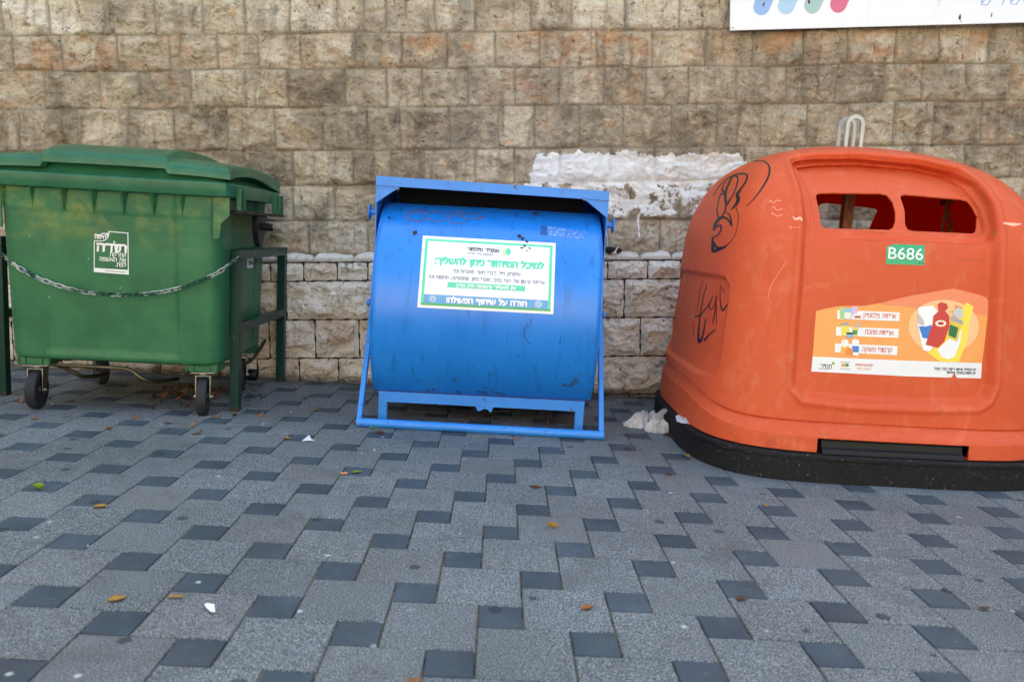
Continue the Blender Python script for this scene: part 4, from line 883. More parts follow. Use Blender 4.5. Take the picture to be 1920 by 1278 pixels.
def smooth_prof(Y, s):   # monotone cubic through the profile points
    h = np.diff(arcL); dl = np.diff(Y) / h; m = np.zeros(len(Y)); m[0] = dl[0]; m[-1] = dl[-1]
    for i in range(1, len(Y) - 1): m[i] = 0 if dl[i - 1] * dl[i] <= 0 else (h[i - 1] + h[i]) * 1.0 / (h[i - 1] / dl[i - 1] + h[i] / dl[i])
    i = np.clip(np.searchsorted(arcL, s) - 1, 0, len(h) - 1); t = (s - arcL[i]) / h[i]
    return (2 * t ** 3 - 3 * t ** 2 + 1) * Y[i] + (t ** 3 - 2 * t ** 2 + t) * h[i] * m[i] + (-2 * t ** 3 + 3 * t ** 2) * Y[i + 1] + (t ** 3 - t ** 2) * h[i] * m[i + 1]
ss = np.linspace(0, arcL[-1] * .995, 250)
pz = smooth_prof(zs, ss); pa = smooth_prof(az, ss); pd = smooth_prof(dz_, ss); pn = smooth_prof(nzv, ss)
def front_y(X, z):
    a = np.interp(z, pz, pa); d = np.interp(z, pz, pd); n = np.interp(z, pz, pn)
    return OYc - d * np.maximum(1 - (np.abs(X - OX) / np.maximum(a, 1e-3)) ** n, 0) ** (1 / n)
def on_front(px, py, dep=.0):
    y = 1.0
    for _ in range(25):
        p = at_y(px, py, y); y = .5 * y + .5 * (float(front_y(p.x, min(p.z, 1.60))) + dep)
    return p.x, p.z
PAN = [on_front(*p) for p in [(1487, 705), (1490, 726), (1508, 745), (1604, 756), (1720, 761), (1834, 761), (1853, 748), (1863, 722), (1868, 600), (1873, 475), (1873, 430), (1864, 383), (1838, 345), (1798, 316), (1725, 299), (1611, 288), (1530, 289), (1486, 294), (1480, 299), (1490, 322), (1502, 360), (1507, 400), (1504, 475), (1495, 600)]]
UPP = [on_front(*p, .04) for p in [(1516, 425), (1520, 440), (1535, 447), (1690, 453), (1845, 459), (1858, 452), (1862, 430), (1853, 383), (1829, 348), (1792, 324), (1725, 308), (1611, 297), (1530, 298), (1494, 302), (1490, 307), (1500, 345), (1508, 385)]]
PLT = [on_front(*p, .07) for p in [(1528, 418), (1533, 427), (1543, 432), (1690, 438), (1832, 445), (1845, 441), (1848, 430), (1840, 390), (1818, 356), (1785, 331), (1727, 317), (1620, 307), (1540, 308), (1502, 313), (1512, 340), (1524, 380)]]
WIN = [[on_front(*p, .094) for p in [(1535, 363), (1545, 361), (1655, 362), (1668, 365), (1677, 378), (1682, 398), (1681, 415), (1676, 427), (1668, 431), (1556, 428), (1546, 427), (1540, 419), (1537, 390), (1533, 370)]],
       [on_front(*p, .094) for p in [(1694, 366), (1702, 364), (1808, 373), (1820, 376), (1828, 388), (1835, 405), (1834, 425), (1831, 435), (1824, 438), (1712, 433), (1703, 430), (1699, 420), (1699, 395), (1693, 372)]]]
V = np.zeros((len(ss) + 26, NB, 3)); row = 0
# base flange: underside, outer face, shoulder ledge
P0 = superring(.83, .78, .78, 4, NB); P1_ = superring(.878, .830, .830, 4, NB); P2_ = superring(.874, .826, .826, 4, NB); P3_ = superring(pa[0] - .012, pd[0] - .012, pd[0] - .012, 4, NB)
side = sst(-.80, -.25, P1_[:, 1]); zsh = .216 + .072 * side; zbd = .278 + .085 * side
fl_rows = []
fl_rows.append(np.c_[P0, np.full(NB, .137)]); fl_rows.append(np.c_[P1_ * .99, np.full(NB, .135)])
for k in range(11): t = k / 10; fl_rows.append(np.c_[P1_ + (P2_ - P1_) * t, .139 + (zsh - .012 - .139) * t])
for k in range(1, 4): a = pi / 2 * k / 4; fl_rows.append(np.c_[P2_ + (P3_ - P2_) * .10 * (1 - cos(a)), zsh - .012 + .012 * sin(a)])
for k in range(8): t = k / 7; fl_rows.append(np.c_[P2_ + (P3_ - P2_) * (.12 + .80 * t), zsh + (zbd - .012 - zsh) * t ** 1.0])
for k in range(1, 3): a = k / 3; fl_rows.append(np.c_[P2_ + (P3_ - P2_) * (.92 + .08 * a), zbd - .012 + .006 * a])
nf = len(fl_rows); rows = fl_rows
for k in range(len(ss)):
    P = superring(max(pa[k], .002), max(pd[k], .002), max(pd[k], .002), pn[k], NB)
    z = pz[k]; wgt = max(0, 1 - (z - .255) / .25); zz_ = z + (zbd - .262) * wgt
    rows.append(np.c_[P, zz_])
V = np.array(rows); nr = len(rows); V = V.reshape(-1, 3); V[:, 0] += OX; V[:, 1] += OYc
x, y, z = V.T.copy(); isb = np.repeat(np.arange(nr) >= nf, NB); fr_ = isb & (y < OYc - .05); bk_ = isb & (y > OYc + .05)
depth = np.zeros(len(V)); xm = 2 * OX - x
for m, xq in ((fr_, x), (bk_, xm)):
    X, Z = xq[m], z[m]
    depth[m] += .040 * sst(.010, -.030, polysdf(PAN, X, Z)) + .032 * sst(.003, -.008, polysdf(UPP, X, Z)) + .022 * sst(.002, -.006, polysdf(PLT, X, Z))
ridge = polysdf(PAN, x[fr_], z[fr_]); depth[fr_] -= .009 * np.exp(-((ridge - .022) / .014) ** 2)
sdm = isb & (np.abs(x - OX) > .53)
SP = [(1.16, .47), (1.20, .425), (1.30, .41), (2.10, .41), (2.20, .425), (2.24, .47), (2.22, .86), (2.18, .90), (1.30, .905), (1.22, .90), (1.18, .86)]
depth[sdm] += .024 * sst(.012, -.014, polysdf(SP, y[sdm], z[sdm]))
# parting seam of the two mould halves
nrm = np.zeros_like(V); Vr = V.reshape(nr, NB, 3); du = np.roll(Vr, -1, 1) - np.roll(Vr, 1, 1); dv = np.gradient(Vr, axis=0)
nn = np.cross(du, dv); nn /= np.linalg.norm(nn, axis=2, keepdims=True) + 1e-12; nn = nn.reshape(-1, 3)
out = np.sign((nn * (V - [OX, OYc, .8])).sum(1)); nn *= out[:, None]
hor = (fr_ | bk_) & (np.abs(x - OX) < .52)
V[~hor] -= nn[~hor] * depth[~hor][:, None]
ny_ = np.clip(np.abs(nn[:, 1]), .55, 1); V[hor, 1] += np.where(y[hor] < OYc, 1, -1) * depth[hor] / ny_[hor]
# openings: faces inside are left out and the rim vertices moved onto the outline
hole = np.full(len(V), 9.)
for Wp in WIN:
    for m, xq in ((fr_, x), (bk_, xm)): hole[m] = np.minimum(hole[m], polysdf(Wp, xq[m], z[m]))
nm = np.repeat(np.arange(nr) < 13, NB) & (y < OYc - .4); NP = [(1.262, .0), (1.968, .0), (1.968, .2035), (1.262, .2035)]
hole[nm] = np.minimum(hole[nm], polysdf(NP, x[nm], z[nm]))
def grad_snap(mask, polys, mirror):
    idx = np.where(mask)[0]; X = xm[idx] if mirror else x[idx]; Z = z[idx]; f = lambda X, Z: np.min([polysdf(p, X, Z) for p in polys], 0)
    e = 1e-4; d0 = f(X, Z); gx = (f(X + e, Z) - f(X - e, Z)) / (2 * e); gz = (f(X, Z + e) - f(X, Z - e)) / (2 * e)
    Xn, Zn = X - gx * d0, Z - gz * d0
    if mask is nm or polys[0] is NP: V[idx, 0] += Xn - X; V[idx, 2] += Zn - Z
    else:
        yo = front_y(X, Z); yn = front_y(Xn, Zn); V[idx, 0] += (Xn - X) * (-1 if mirror else 1); V[idx, 2] += Zn - Z; V[idx, 1] += (yn - yo) * (-1 if mirror else 1)
i_ = np.arange(nr - 1)[:, None] * NB; j_ = np.arange(NB)[None, :]; jn_ = (j_ + 1) % NB
FQ = np.stack([i_ + j_, i_ + jn_, i_ + NB + jn_, i_ + NB + j_], -1).reshape(-1, 4)
hc = hole[FQ].mean(1); keep = hc > 0
used_out = np.zeros(len(V), bool); used_out[FQ[keep].ravel()] = True; used_in = np.zeros(len(V), bool); used_in[FQ[~keep].ravel()] = True
rim_ = used_out & used_in
grad_snap(rim_ & fr_, WIN, False); grad_snap(rim_ & bk_, WIN, True); grad_snap(rim_ & nm, [NP], False)
shell = grid_obj('dome_shell', V, NB, nr, [om, omi], ob, closed=True, smooth=50, keep=keep); solidify(shell, .009); shell.modifiers[0].material_offset = 1
bmx = bmesh.new(); bmx.from_mesh(shell.data); bmesh.ops.delete(bmx, geom=[v for v in bmx.verts if not v.link_faces], context='VERTS'); bmesh.ops.recalc_face_normals(bmx, faces=bmx.faces[:])
topv = max(bmx.faces, key=lambda f: f.calc_center_median().z)
if topv.normal.z < 0: bmesh.ops.reverse_faces(bmx, faces=bmx.faces[:])
bmx.to_mesh(shell.data); bmx.free(); shell.data.polygons.foreach_set('use_smooth', [True] * len(shell.data.polygons)); shell.data.set_sharp_from_angle(angle=R(50))
# black base ring with a smooth upper lip and the raised block that shows in the notch
rb = bmesh.new(); RW = []
for a, d, zz_ in ((.898, .852, 0), (.904, .858, .004), (.900, .854, .105), (.904, .858, .109), (.904, .858, .122), (.894, .848, .131), (.826, .78, .134), (.826, .78, .0)):
    RW.append([rb.verts.new((OX + px_, OYc + py_, zz_)) for px_, py_ in superring(a, d, d, 4, 220)])
for a, c_ in zip(RW, RW[1:]):
    for k in range(220): rb.faces.new((a[k], a[(k + 1) % 220], c_[(k + 1) % 220], c_[k]))
bmesh.ops.recalc_face_normals(rb, faces=rb.faces[:]); obj('base_ring', rb, blk, ob, smooth=35)
YN = OYc - .83
obj('base_step', prism([(YN - .004, .1345), (YN + .004, .155), (YN + .016, .163), (YN + .022, .19), (YN + .034, .204), (YN + .09, .206), (YN + .09, .1345)], 'x', 1.285, 1.945, .002), plain('black_smooth_rubber', lin('#121418'), .55, vary=.3, spec=.35), ob)
obj('base_floor', box((OX - .7, OYc - .62, .20), (OX + .7, OYc + .62, .21)), blk, ob)
# lifting loops, the rod they hang on and the closing gear inside
galv = plain('galvanised_steel', lin('#a9b0b5'), .45, .7, vary=.25, bumpy=(40, .15, .003))
for dy, dxx in ((0, .006), (.085, .0)):
    cx = 1.572 + dxx; y0 = 1.58 + dy; hw = .040; zt_ = 1.722; pts = [(cx - hw, y0, 1.40)] + [(cx - hw, y0, 1.62)] + [(cx - hw * cos(R(a)), y0, zt_ - hw * .0 + hw * sin(R(a))) for a in range(0, 181, 15)] + [(cx + hw, y0, 1.62), (cx + hw, y0, 1.40)]
    lb = bmesh.new(); prev = None
    for i, p in enumerate(pts):
        a = Vector(pts[max(i - 1, 0)]); b_ = Vector(pts[min(i + 1, len(pts) - 1)]); t_ = (b_ - a).normalized(); nn_ = Vector((-t_.z, 0, t_.x)) * .0105; p = Vector(p); oo = Vector((0, .006, 0))
        r4 = [lb.verts.new(p + nn_ + oo), lb.verts.new(p + nn_ - oo), lb.verts.new(p - nn_ - oo), lb.verts.new(p - nn_ + oo)]
        if prev:
            for k in range(4): lb.faces.new((prev[k], prev[(k + 1) % 4], r4[(k + 1) % 4], r4[k]))
        prev = r4
    bmesh.ops.recalc_face_normals(lb, faces=lb.faces[:]); bevelmod(obj('lifting_loop', lb, galv, ob, smooth=40), .002)
rod = Mat('rusty_square_tube', rough=.7); rod.base(rod.mix(rod.ramp(rod.noise(9, 5, .7, rod.co((3, 3, .7))), [(.45, 0.0), (.62, 1.0)]), lin('#5e3524'), lin('#9a6a48')))
pxx = at_y(1589, 400, 1.62).x
obj('lifting_post', box((pxx - .026, 1.60, .21), (pxx + .026, 1.652, 1.385), .003), rod, ob)
obj('lifting_beam', box((1.19, 1.615, 1.388), (2.30, 1.645, 1.425), .003), rod, ob)
e1 = at_y(1775, 378, 1.63); e2 = at_y(1763, 440, 1.63); e3 = at_y(1787, 440, 1.63)
for e_, k in ((e2, 0), (e3, 1)):
    d = (e_ - e1); obj('closing_strut', tube([e1 + Vector((0, k * .022 - .011, 0)), e1 + d * 3.2 + Vector((0, k * .022 - .011, 0))], .0095, 8), rod, ob, smooth=40)
obj('strut_joint', lathe([(0, -.03), (.022, -.03), (.022, .03), (0, .03)], e1, (0, 1, 0), 16), rod, ob, smooth=35)
# lettering, poster and marks
osk = Skin(shell)
gl = plain('green_label', lin('#35a775'), .4); wl = plain('white_print', lin('#f0f2f3'), .4); bl_ = plain('black_print', lin('#1f1c1d'), .5)
lb = obj('number_label', sheet(osk, [(1662, 463), (1676, 457.5), (1733.5, 460)], [(1661, 495), (1733, 497.5)], .0012, 16, 8), gl, ob)
obj('label_number', latin(osk, 'B686', (1665, 485.2), (1730, 488), 22, .002, None, .002), wl, lb)
obj('label_print', blob(osk, (1724, 493.4), 1.1, 1.1, .002), bl_, lb); obj('label_print', blob(osk, (1729, 493.6), 1.3, 1.1, .002), bl_, lb); obj('label_stroke', stroke(osk, [(1662.5, 490), (1669, 490.3)], .8, .002), gl, lb)
# poster
po = plain('poster_orange', lin('#f0a55c'), .45); pw = plain('poster_white', lin('#e9eef3'), .42); pp = plain('poster_peach', lin('#ea8a62'), .45)
top = [(1530, 583), (1545, 579), (1572, 574), (1600, 573), (1622, 573.5), (1650, 568), (1690, 558), (1716, 552.5), (1740, 549), (1770, 543), (1786, 541.5), (1800, 543), (1820, 549), (1838, 553), (1848, 557), (1853, 566), (1852.5, 590)]
UL, UR = (1523.5, 668), (1841, 680.5)
poster = obj('poster', sheet(osk, top, [(1523.5, 668), (1600, 672), (1680, 675), (1760, 678), (1841, 680.5)], .0012, 44, 18), po, ob)
obj('poster_foot', sheet(osk, [UL, (1680, 675), UR], [(1521, 696), (1600, 700), (1700, 705), (1784, 707.7), (1789, 697.5), (1793, 708), (1839, 709)], .0012, 60, 5), pw, poster)
obj('poster_top_strip', sheet(osk, [(1651, 568), (1690, 558), (1716, 552.5), (1740, 549), (1770, 543), (1786, 541.5), (1800, 543), (1820, 549), (1838, 553), (1848, 557), (1853, 566), (1852.5, 590)], [(1651, 571), (1690, 574), (1760, 583), (1852, 592)], .0018, 30, 6), pp, poster)
rdp = plain('poster_red_print', lin('#d2644f'), .45); dkp = plain('poster_dark_print', lin('#4a4a58'), .45)
for (a, b_, c_, d), s in ((((1569.5, 581), (1686.5, 585.5), (1569.5, 597.5), (1685.5, 602)), 'אריזות פלסטיק'), (((1567.5, 612), (1685, 616.5), (1567, 628.5), (1684, 633)), 'אריזות מתכת'), (((1565.5, 643.5), (1682.5, 648.5), (1565, 660), (1681.5, 665.5)), 'קרטוני משקה')):
    lb_ = obj('poster_panel', sheet(osk, [a, b_], [c_, d], .002, 24, 4), pw, poster)
    wd_ = {'אריזות פלסטיק': 61, 'אריזות מתכת': 53, 'קרטוני משקה': 55}[s]; x1 = b_[0] - 7 if s[0] == 'א' and wd_ > 60 else b_[0] - 11; yb = d[1] - 5.2
    obj('panel_words', hebrew(osk, s, (x1 - wd_, yb - 2.3), (x1, yb), 7.4, 1.15, .0028, None, .16), rdp, lb_)
def patch(name, pts, col, off, par=poster, rough=.45):
    """flat printed picture: a small outline on the poster"""
    V = [osk.hit(px_, py_, off) for px_, py_ in pts]
    if any(v is None for v in V): return None
    return obj(name, (V, [list(range(len(V)))[::-1]]), plain(name + '_ink', lin(col), rough), par)
patch('picture_tub', [(1574, 576), (1581, 575.5), (1582, 597), (1575, 597)], '#a5d48a', .0031); patch('picture_packet', [(1582, 578), (1597, 578), (1596, 598), (1581, 597.5)], '#8fc3e0', .0034); patch('picture_packet_front', [(1583, 585), (1595, 585.5), (1594.5, 597), (1582.5, 596.5)], '#f0e8d8', .0037)
patch('picture_bottle', [(1597, 574.5), (1607, 573.8), (1607.5, 590), (1597.5, 590)], '#d5b7e0', .0034); patch('picture_cup', [(1601, 587), (1614, 587), (1612.5, 599), (1602.5, 599)], '#f0eef0', .0037); patch('picture_cup_band', [(1601.5, 592), (1613.4, 592), (1613, 596), (1602.2, 596)], '#c2483f', .0040)
patch('picture_can', [(1576, 607), (1592, 606.5), (1592, 629), (1577, 629)], '#e9dc5a', .0034); patch('picture_can_lid', [(1576, 606), (1584, 604.5), (1592, 606), (1592, 610), (1576, 610)], '#9a9ea2', .0037); patch('picture_tin', [(1585, 624.5), (1600, 624.5), (1599, 632.5), (1587, 632.5)], '#7fb7cf', .0040); patch('picture_tin_top', [(1586, 623.5), (1593, 622.5), (1600, 624), (1599, 626.5), (1587, 626.5)], '#23262a', .0043)
patch('picture_jar', [(1597, 614), (1609.5, 614), (1607, 629.5), (1598, 629.5)], '#d8d070', .0034); patch('picture_jar_label', [(1598, 619), (1607, 619), (1606, 627), (1598.5, 627)], '#3f9a5a', .0037); patch('picture_jar_top', [(1604, 605), (1612, 606), (1611, 613), (1603, 612)], '#b9b9b9', .0037)
patch('picture_carton', [(1577, 638), (1583, 635.5), (1590, 638), (1591, 664), (1576, 662.5)], '#f2eee8', .0034); patch('picture_carton_foot', [(1576.4, 648), (1583, 651), (1590.6, 647), (1591, 663.6), (1576, 662.3)], '#efb357', .0037); patch('picture_juice', [(1584, 655), (1592, 650.5), (1598.5, 655), (1598.5, 665), (1584, 664.5)], '#e88f45', .0040)
patch('picture_milk', [(1597, 637), (1604, 635), (1610.5, 638), (1609, 666.5), (1597.5, 665)], '#eef1f4', .0034); patch('picture_milk_band', [(1597.2, 648), (1610, 648.5), (1609.5, 660), (1597.4, 660)], '#3f83cf', .0037)
# the packs in the big picture on the right (its animal figure is left out)
patch('picture_glow', [(1703 + 66 + 66 * cos(t), 612 + 50 * sin(t)) for t in np.linspace(0, 2 * pi, 36, endpoint=False)], '#f7c391', .0024)
patch('picture_yellow_bag', [(1811, 566.5), (1824.5, 574.5), (1818, 600), (1812, 640), (1797, 678), (1762, 677.5), (1738, 661), (1758, 650), (1790, 600)], '#f1df55', .0030)
patch('picture_bag_white', [(1757, 655), (1790, 625), (1802, 617), (1800, 640), (1790, 668), (1777, 673), (1765, 669)], '#eef2f6', .0033)
patch('picture_milk_carton', [(1721, 577), (1727, 574.5), (1748, 573), (1757, 583), (1754, 604), (1748, 650), (1742, 659), (1730, 656), (1720, 610)], '#eff2f5', .0036); patch('picture_milk_carton_side', [(1720, 586), (1731, 600), (1733, 612), (1720.5, 606)], '#c3c1bd', .0039); patch('picture_milk_carton_blue', [(1722, 611), (1734, 612), (1745, 609), (1750, 627), (1745, 636), (1729, 633)], '#2f7ad0', .0039)
patch('picture_ketchup', [(1757, 570), (1764, 566), (1774, 569), (1777, 577), (1771, 583), (1779, 592), (1779, 612), (1770, 640), (1758, 652), (1735, 646), (1740, 628), (1748, 605), (1749, 592), (1759, 583)], '#c53b36', .0042); patch('picture_ketchup_label', [(1763 + 10.5 * cos(t), 606 + 6 * sin(t)) for t in np.linspace(0, 2 * pi, 16, endpoint=False)], '#f3ead8', .0045); patch('picture_tomato', [(1763 + 6 * cos(t), 606 + 3.2 * sin(t)) for t in np.linspace(0, 2 * pi, 12, endpoint=False)], '#b8302c', .0048)
patch('picture_tin_can', [(1783, 600), (1802, 607), (1794, 640), (1776, 632)], '#e3c94f', .0045); patch('picture_tin_can_label', [(1780.5, 608), (1796, 614), (1791, 634), (1777, 628)], '#256b45', .0048); patch('picture_tin_can_lid', [(1788, 581), (1796, 575.5), (1804, 580), (1804.5, 592), (1800, 597), (1785, 590)], '#c5c9cc', .0048); patch('picture_tin_can_edge', [(1781, 594), (1788, 593), (1803, 601), (1806, 607), (1799, 607), (1785, 601)], '#9ea5aa', .0051)
# small print along the poster's foot
g = hebrew(osk, 'תמיר', (1538, 688.7), (1559, 689.7), 6.2, 1.15, .002, None, .16); obj('foot_name', g, dkp, poster); obj('foot_name_line', stroke(osk, [(1534, 690.6), (1559, 691.8)], .8, .002), dkp, poster); patch('foot_leaf', [(1562 + 2.6 * cos(t), 680.5 + 2.8 * sin(t)) for t in np.linspace(0, 2 * pi, 12, endpoint=False)], '#8fb544', .0022)
patch('foot_mark', [(1577, 683), (1580, 680.5), (1584, 681), (1584, 687), (1578, 687)], '#ec9a4c', .0022); patch('foot_mark_green', [(1584.5, 681), (1588, 680.5), (1591.5, 683), (1590.5, 687), (1584.5, 687)], '#3d9a5c', .0022); obj('foot_mark_line', stroke(osk, [(1574, 690.6), (1593, 691.6)], .8, .002), dkp, poster); obj('foot_mark_line', stroke(osk, [(1575, 678.4), (1594, 679.2)], .7, .002), dkp, poster)
obj('foot_more', hebrew(osk, 'לפרטים נוספים', (1604, 685), (1636, 686.3), 3.2, .75, .002, None, .2), rdp, poster); obj('foot_address', latin(osk, 'tmr.org.il', (1606, 693.6), (1632, 694.6), 6, .002, None, .0), rdp, poster)
obj('foot_line', hebrew(osk, 'יש להשליך אריזות ריקות בלבד במכל', (1752, 692.5), (1829, 694.8), 3.6, .9, .002, None, .2), dkp, poster); obj('foot_line', hebrew(osk, 'לא לפגוע בתהליך המיחזור', (1774, 699.5), (1828.5, 701.3), 3.6, .9, .002, None, .2), dkp, poster)
# felt-tip graffiti
ink = plain('felt_tip_ink', lin('#1c1720'), .5)
def S4(x_, y_): return (1235 + x_ / 4.407, 275 + y_ / 4.407)
def draw(name, lines_, sc_=S4, m_=None, skin=osk):
    for P_, w_ in lines_:
        g = stroke(skin, [sc_(a, b_) for a, b_ in P_], [q_ * (1.45 if m_ is None else 1) for q_ in (w_ if isinstance(w_, list) else [w_] * len(P_))], .0009, None, 7)
        if g[1]: obj(name, g, m_ or ink, ob)
draw('graffiti_stroke', [([(600, 205), (700, 145), (790, 120), (860, 120), (905, 150), (917, 200), (900, 265), (850, 350), (790, 430), (725, 495)], [.8, 1, 1.2, 1.6, 2.4, 2.6, 2.6, 2.2, 1.5, .7]),
 ([(452, 410), (490, 340), (560, 270), (640, 232), (700, 224), (733, 240), (720, 290), (680, 350), (650, 400), (660, 430), (645, 470), (620, 500), (602, 520)], [1, 1.2, 1.6, 2, 2.2, 2.4, 2.4, 2.6, 4.5, 5, 4, 2.6, 1.8]),
 ([(612, 240), (570, 330), (552, 390), (556, 450), (562, 480), (600, 420), (640, 340), (655, 265), (640, 245), (612, 245)], [2, 2.6, 3.6, 3.4, 3, 1.6, 1.6, 2, 2.4, 2]), ([(545, 390), (512, 400), (485, 500), (487, 560), (505, 585), (535, 560), (556, 500), (548, 400)], [2.6, 1.6, 1.2, 1.6, 2, 1.8, 2, 2.4]),
 ([(560, 290), (535, 320), (528, 365), (560, 375)], [1, 1.2, 2.4, 3]), ([(555, 540), (590, 570), (606, 655), (580, 610), (540, 585), (500, 600), (470, 640), (454, 695)], [1.2, 2, 2, 2.6, 3, 4.4, 4.2, 2.4]),
 ([(456, 690), (490, 655), (516, 655), (515, 690), (490, 730), (450, 748), (442, 760)], [1.4, 2, 2.4, 2, 1.6, 1.6, 2]), ([(446, 755), (449, 800), (452, 862), (500, 848), (560, 822), (520, 836), (480, 830), (455, 790)], [2.4, 4, 4.4, 4, 2, 3, 3.2, 2.4]),
 ([(640, 505), (658, 560), (655, 640), (632, 730), (590, 790), (550, 825)], [1.2, .8, .6, .6, .8, 2])])
def S7(x_, y_): return (1100 + x_ / 3.043, 440 + y_ / 3.043)
draw('graffiti_stroke', [([(686, 285), (668, 350), (652, 440), (640, 530), (640, 600), (648, 610), (665, 570), (680, 480)], [1, 1.2, 1.4, 2, 3.4, 3.4, 2, 1.2]), ([(618, 468), (650, 455), (700, 395), (720, 350)], [2, 2, 1.4, 1]), ([(716, 362), (700, 400), (712, 425), (738, 380), (740, 345), (735, 420), (720, 510)], [1, 1.4, 1.4, 1.2, 1, 1.4, 1]),
 ([(670, 605), (700, 570), (738, 538)], [3, 2, 1]), ([(765, 285), (762, 360), (772, 425), (785, 425), (806, 392)], [.8, 1, 1.6, 2, 1.4]), ([(742, 400), (740, 515)], [.8, .8]), ([(668, 260), (650, 300), (640, 380), (632, 440)], [.5, .6, .7, .7]), ([(612, 500), (610, 580)], [.6, .7]), ([(765, 290), (790, 330)], [.6, .8])], S7)
chalk = plain('pale_scratch', lin('#f4b8a0'), .7)
draw('pale_scratch', [([(1442, 379), (1446, 376), (1450, 381), (1456, 376), (1465, 377)], .9), ([(1447, 391), (1452, 388), (1456, 394), (1467, 392)], .9), ([(1446, 402), (1450, 400), (1456, 405), (1468, 403)], .9), ([(1479, 426), (1482, 424), (1484, 427), (1480, 428)], .8), ([(1487, 426), (1500, 426.5)], .8), ([(1486, 406), (1492, 411), (1500, 409), (1504, 414)], [1.5, 4, 5, 2]), ([(1475, 490), (1458, 515), (1444, 540), (1440, 562)], .6), ([(1880, 418), (1900, 421), (1915, 420)], [3, 6, 2])], lambda a, b_: (a, b_), chalk)
# moulded name on the right of the panel and screws
emb = plain('moulded_letters', lin('#c9532f'), .55)
draw('moulded_mark', [([(1790 + 6 * k, 488 + .5 * k), (1792 + 6 * k, 482 + .5 * k), (1794 + 6 * k, 487.5 + .5 * k)], .9) for k in range(10)], lambda a, b_: (a, b_), emb)
for a, b_ in ((1485, 300.5), (1862.5, 437.5), (1516.5, 295.5), (1652, 296)): obj('screw', blob(osk, (a, b_), 1.5, 1.7, .003), galv, ob)
tag(obj('plastic_scrap', sheet(Skin(shell, bpy.data.objects['base_ring']), [(1268, 781), (1272, 778.5), (1279, 778.5), (1284, 783), (1288, 781.5), (1291, 788), (1296, 797)], [(1268, 783), (1270, 789), (1276, 793.5), (1284, 795), (1295, 797.5)], .006, 16, 8), plain('white_plastic_film', lin('#dcdbe2'), .45), smooth=60), 'white plastic scrap stuck between the orange dome and its black base ring', 'plastic scrap')

# ------------------------------------------------------------------ white sign board fixed to the wall
YS = 2.615
sb = thing('wall_sign', 'white sign board with coloured slanted bars and blue writing, fixed high on the wall', 'sign', (2.3, YS, 2.6))
def sp(px, py, y=YS): p = at_y(px, py, y); return (p.x, p.z)
b0 = sp(1369, 57.5); b1 = sp(1920, 42.5); dx_ = Vector((b1[0] - b0[0], b1[1] - b0[1])).normalized(); uz_ = Vector((-dx_.y, dx_.x)); b0 = Vector(b0)
def sl(u, v): p = b0 + dx_ * u + uz_ * v; return (p.x, p.y)
sgm = Mat('white_sign_sheet', rough=.4); n1 = sgm.noise(9, 5, .65, sgm.co((1, 1, .35))); sgm.base(sgm.mix(sgm.ramp(n1, [(.6, 0.0), (.78, .4)]), lin('#e8ecf2'), lin('#b9b0a8')))
obj('board', prism([sl(0, 0), sl(2.6, 0), sl(2.6, .75), sl(0, .75)], 'y', YS, YS + .012, .0015), sgm, sb)
obj('batten', prism([sl(.06, .03), sl(2.54, .03), sl(2.54, .07), sl(.06, .07)], 'y', YS + .0125, YS + .075), plain('sign_batten', lin('#6b6257'), .8), sb); obj('batten', prism([sl(.06, .66), sl(2.54, .66), sl(2.54, .70), sl(.06, .70)], 'y', YS + .0125, YS + .075), plain('sign_batten_top', lin('#6b6257'), .8), sb)
for px_, py_, cc in ((1428, 12.5, '#8cb2e6'), (1474, 11, '#a9cdea'), (1523.5, 9.5, '#a3c4c4'), (1572, 8, '#d5678c')):
    c0 = Vector(sp(px_, py_)); r = .0535; ax = Vector((.34, 1)).normalized(); nx2 = Vector((ax.y, -ax.x)); pts = [c0 + nx2 * r * cos(t) - ax * r * sin(t) for t in np.linspace(0, pi, 18)] + [c0 + ax * .20 + nx2 * r * cos(t) + ax * r * sin(t) for t in np.linspace(pi, 0, 18)]
    obj('coloured_bar', prism([(p.x, p.y) for p in pts], 'y', YS - .0012, YS - .0002), plain('bar_print', lin(cc), .45, vary=.08), sb)
ssk = Skin(bpy.data.objects['board'])
obj('sign_words', hebrew(ssk, 'השלישי', (1828, 10.5), (1934, 7.5), 24, 1.7, .0012, None, .22), plain('blue_print', lin('#6f9fe0'), .45), sb)
for a, b_ in ((1374, 52.5), (1802, 40)): obj('sign_screw', blob(ssk, (a, b_), 1.2, 1.2, .002), bl_, sb)
for a, b_, w_, h_ in ((1799.5, 32, 2.2, 6), (1432, 9, 1.6, 4), (1517, 4, 2.4, 5), (1859, 28, 1.2, 5)): obj('rust_mark', blob(ssk, (a, b_), w_, h_, .0016, None, 11, .7, .15), plain('rust_mark', lin('#5a3a34'), .7), sb)

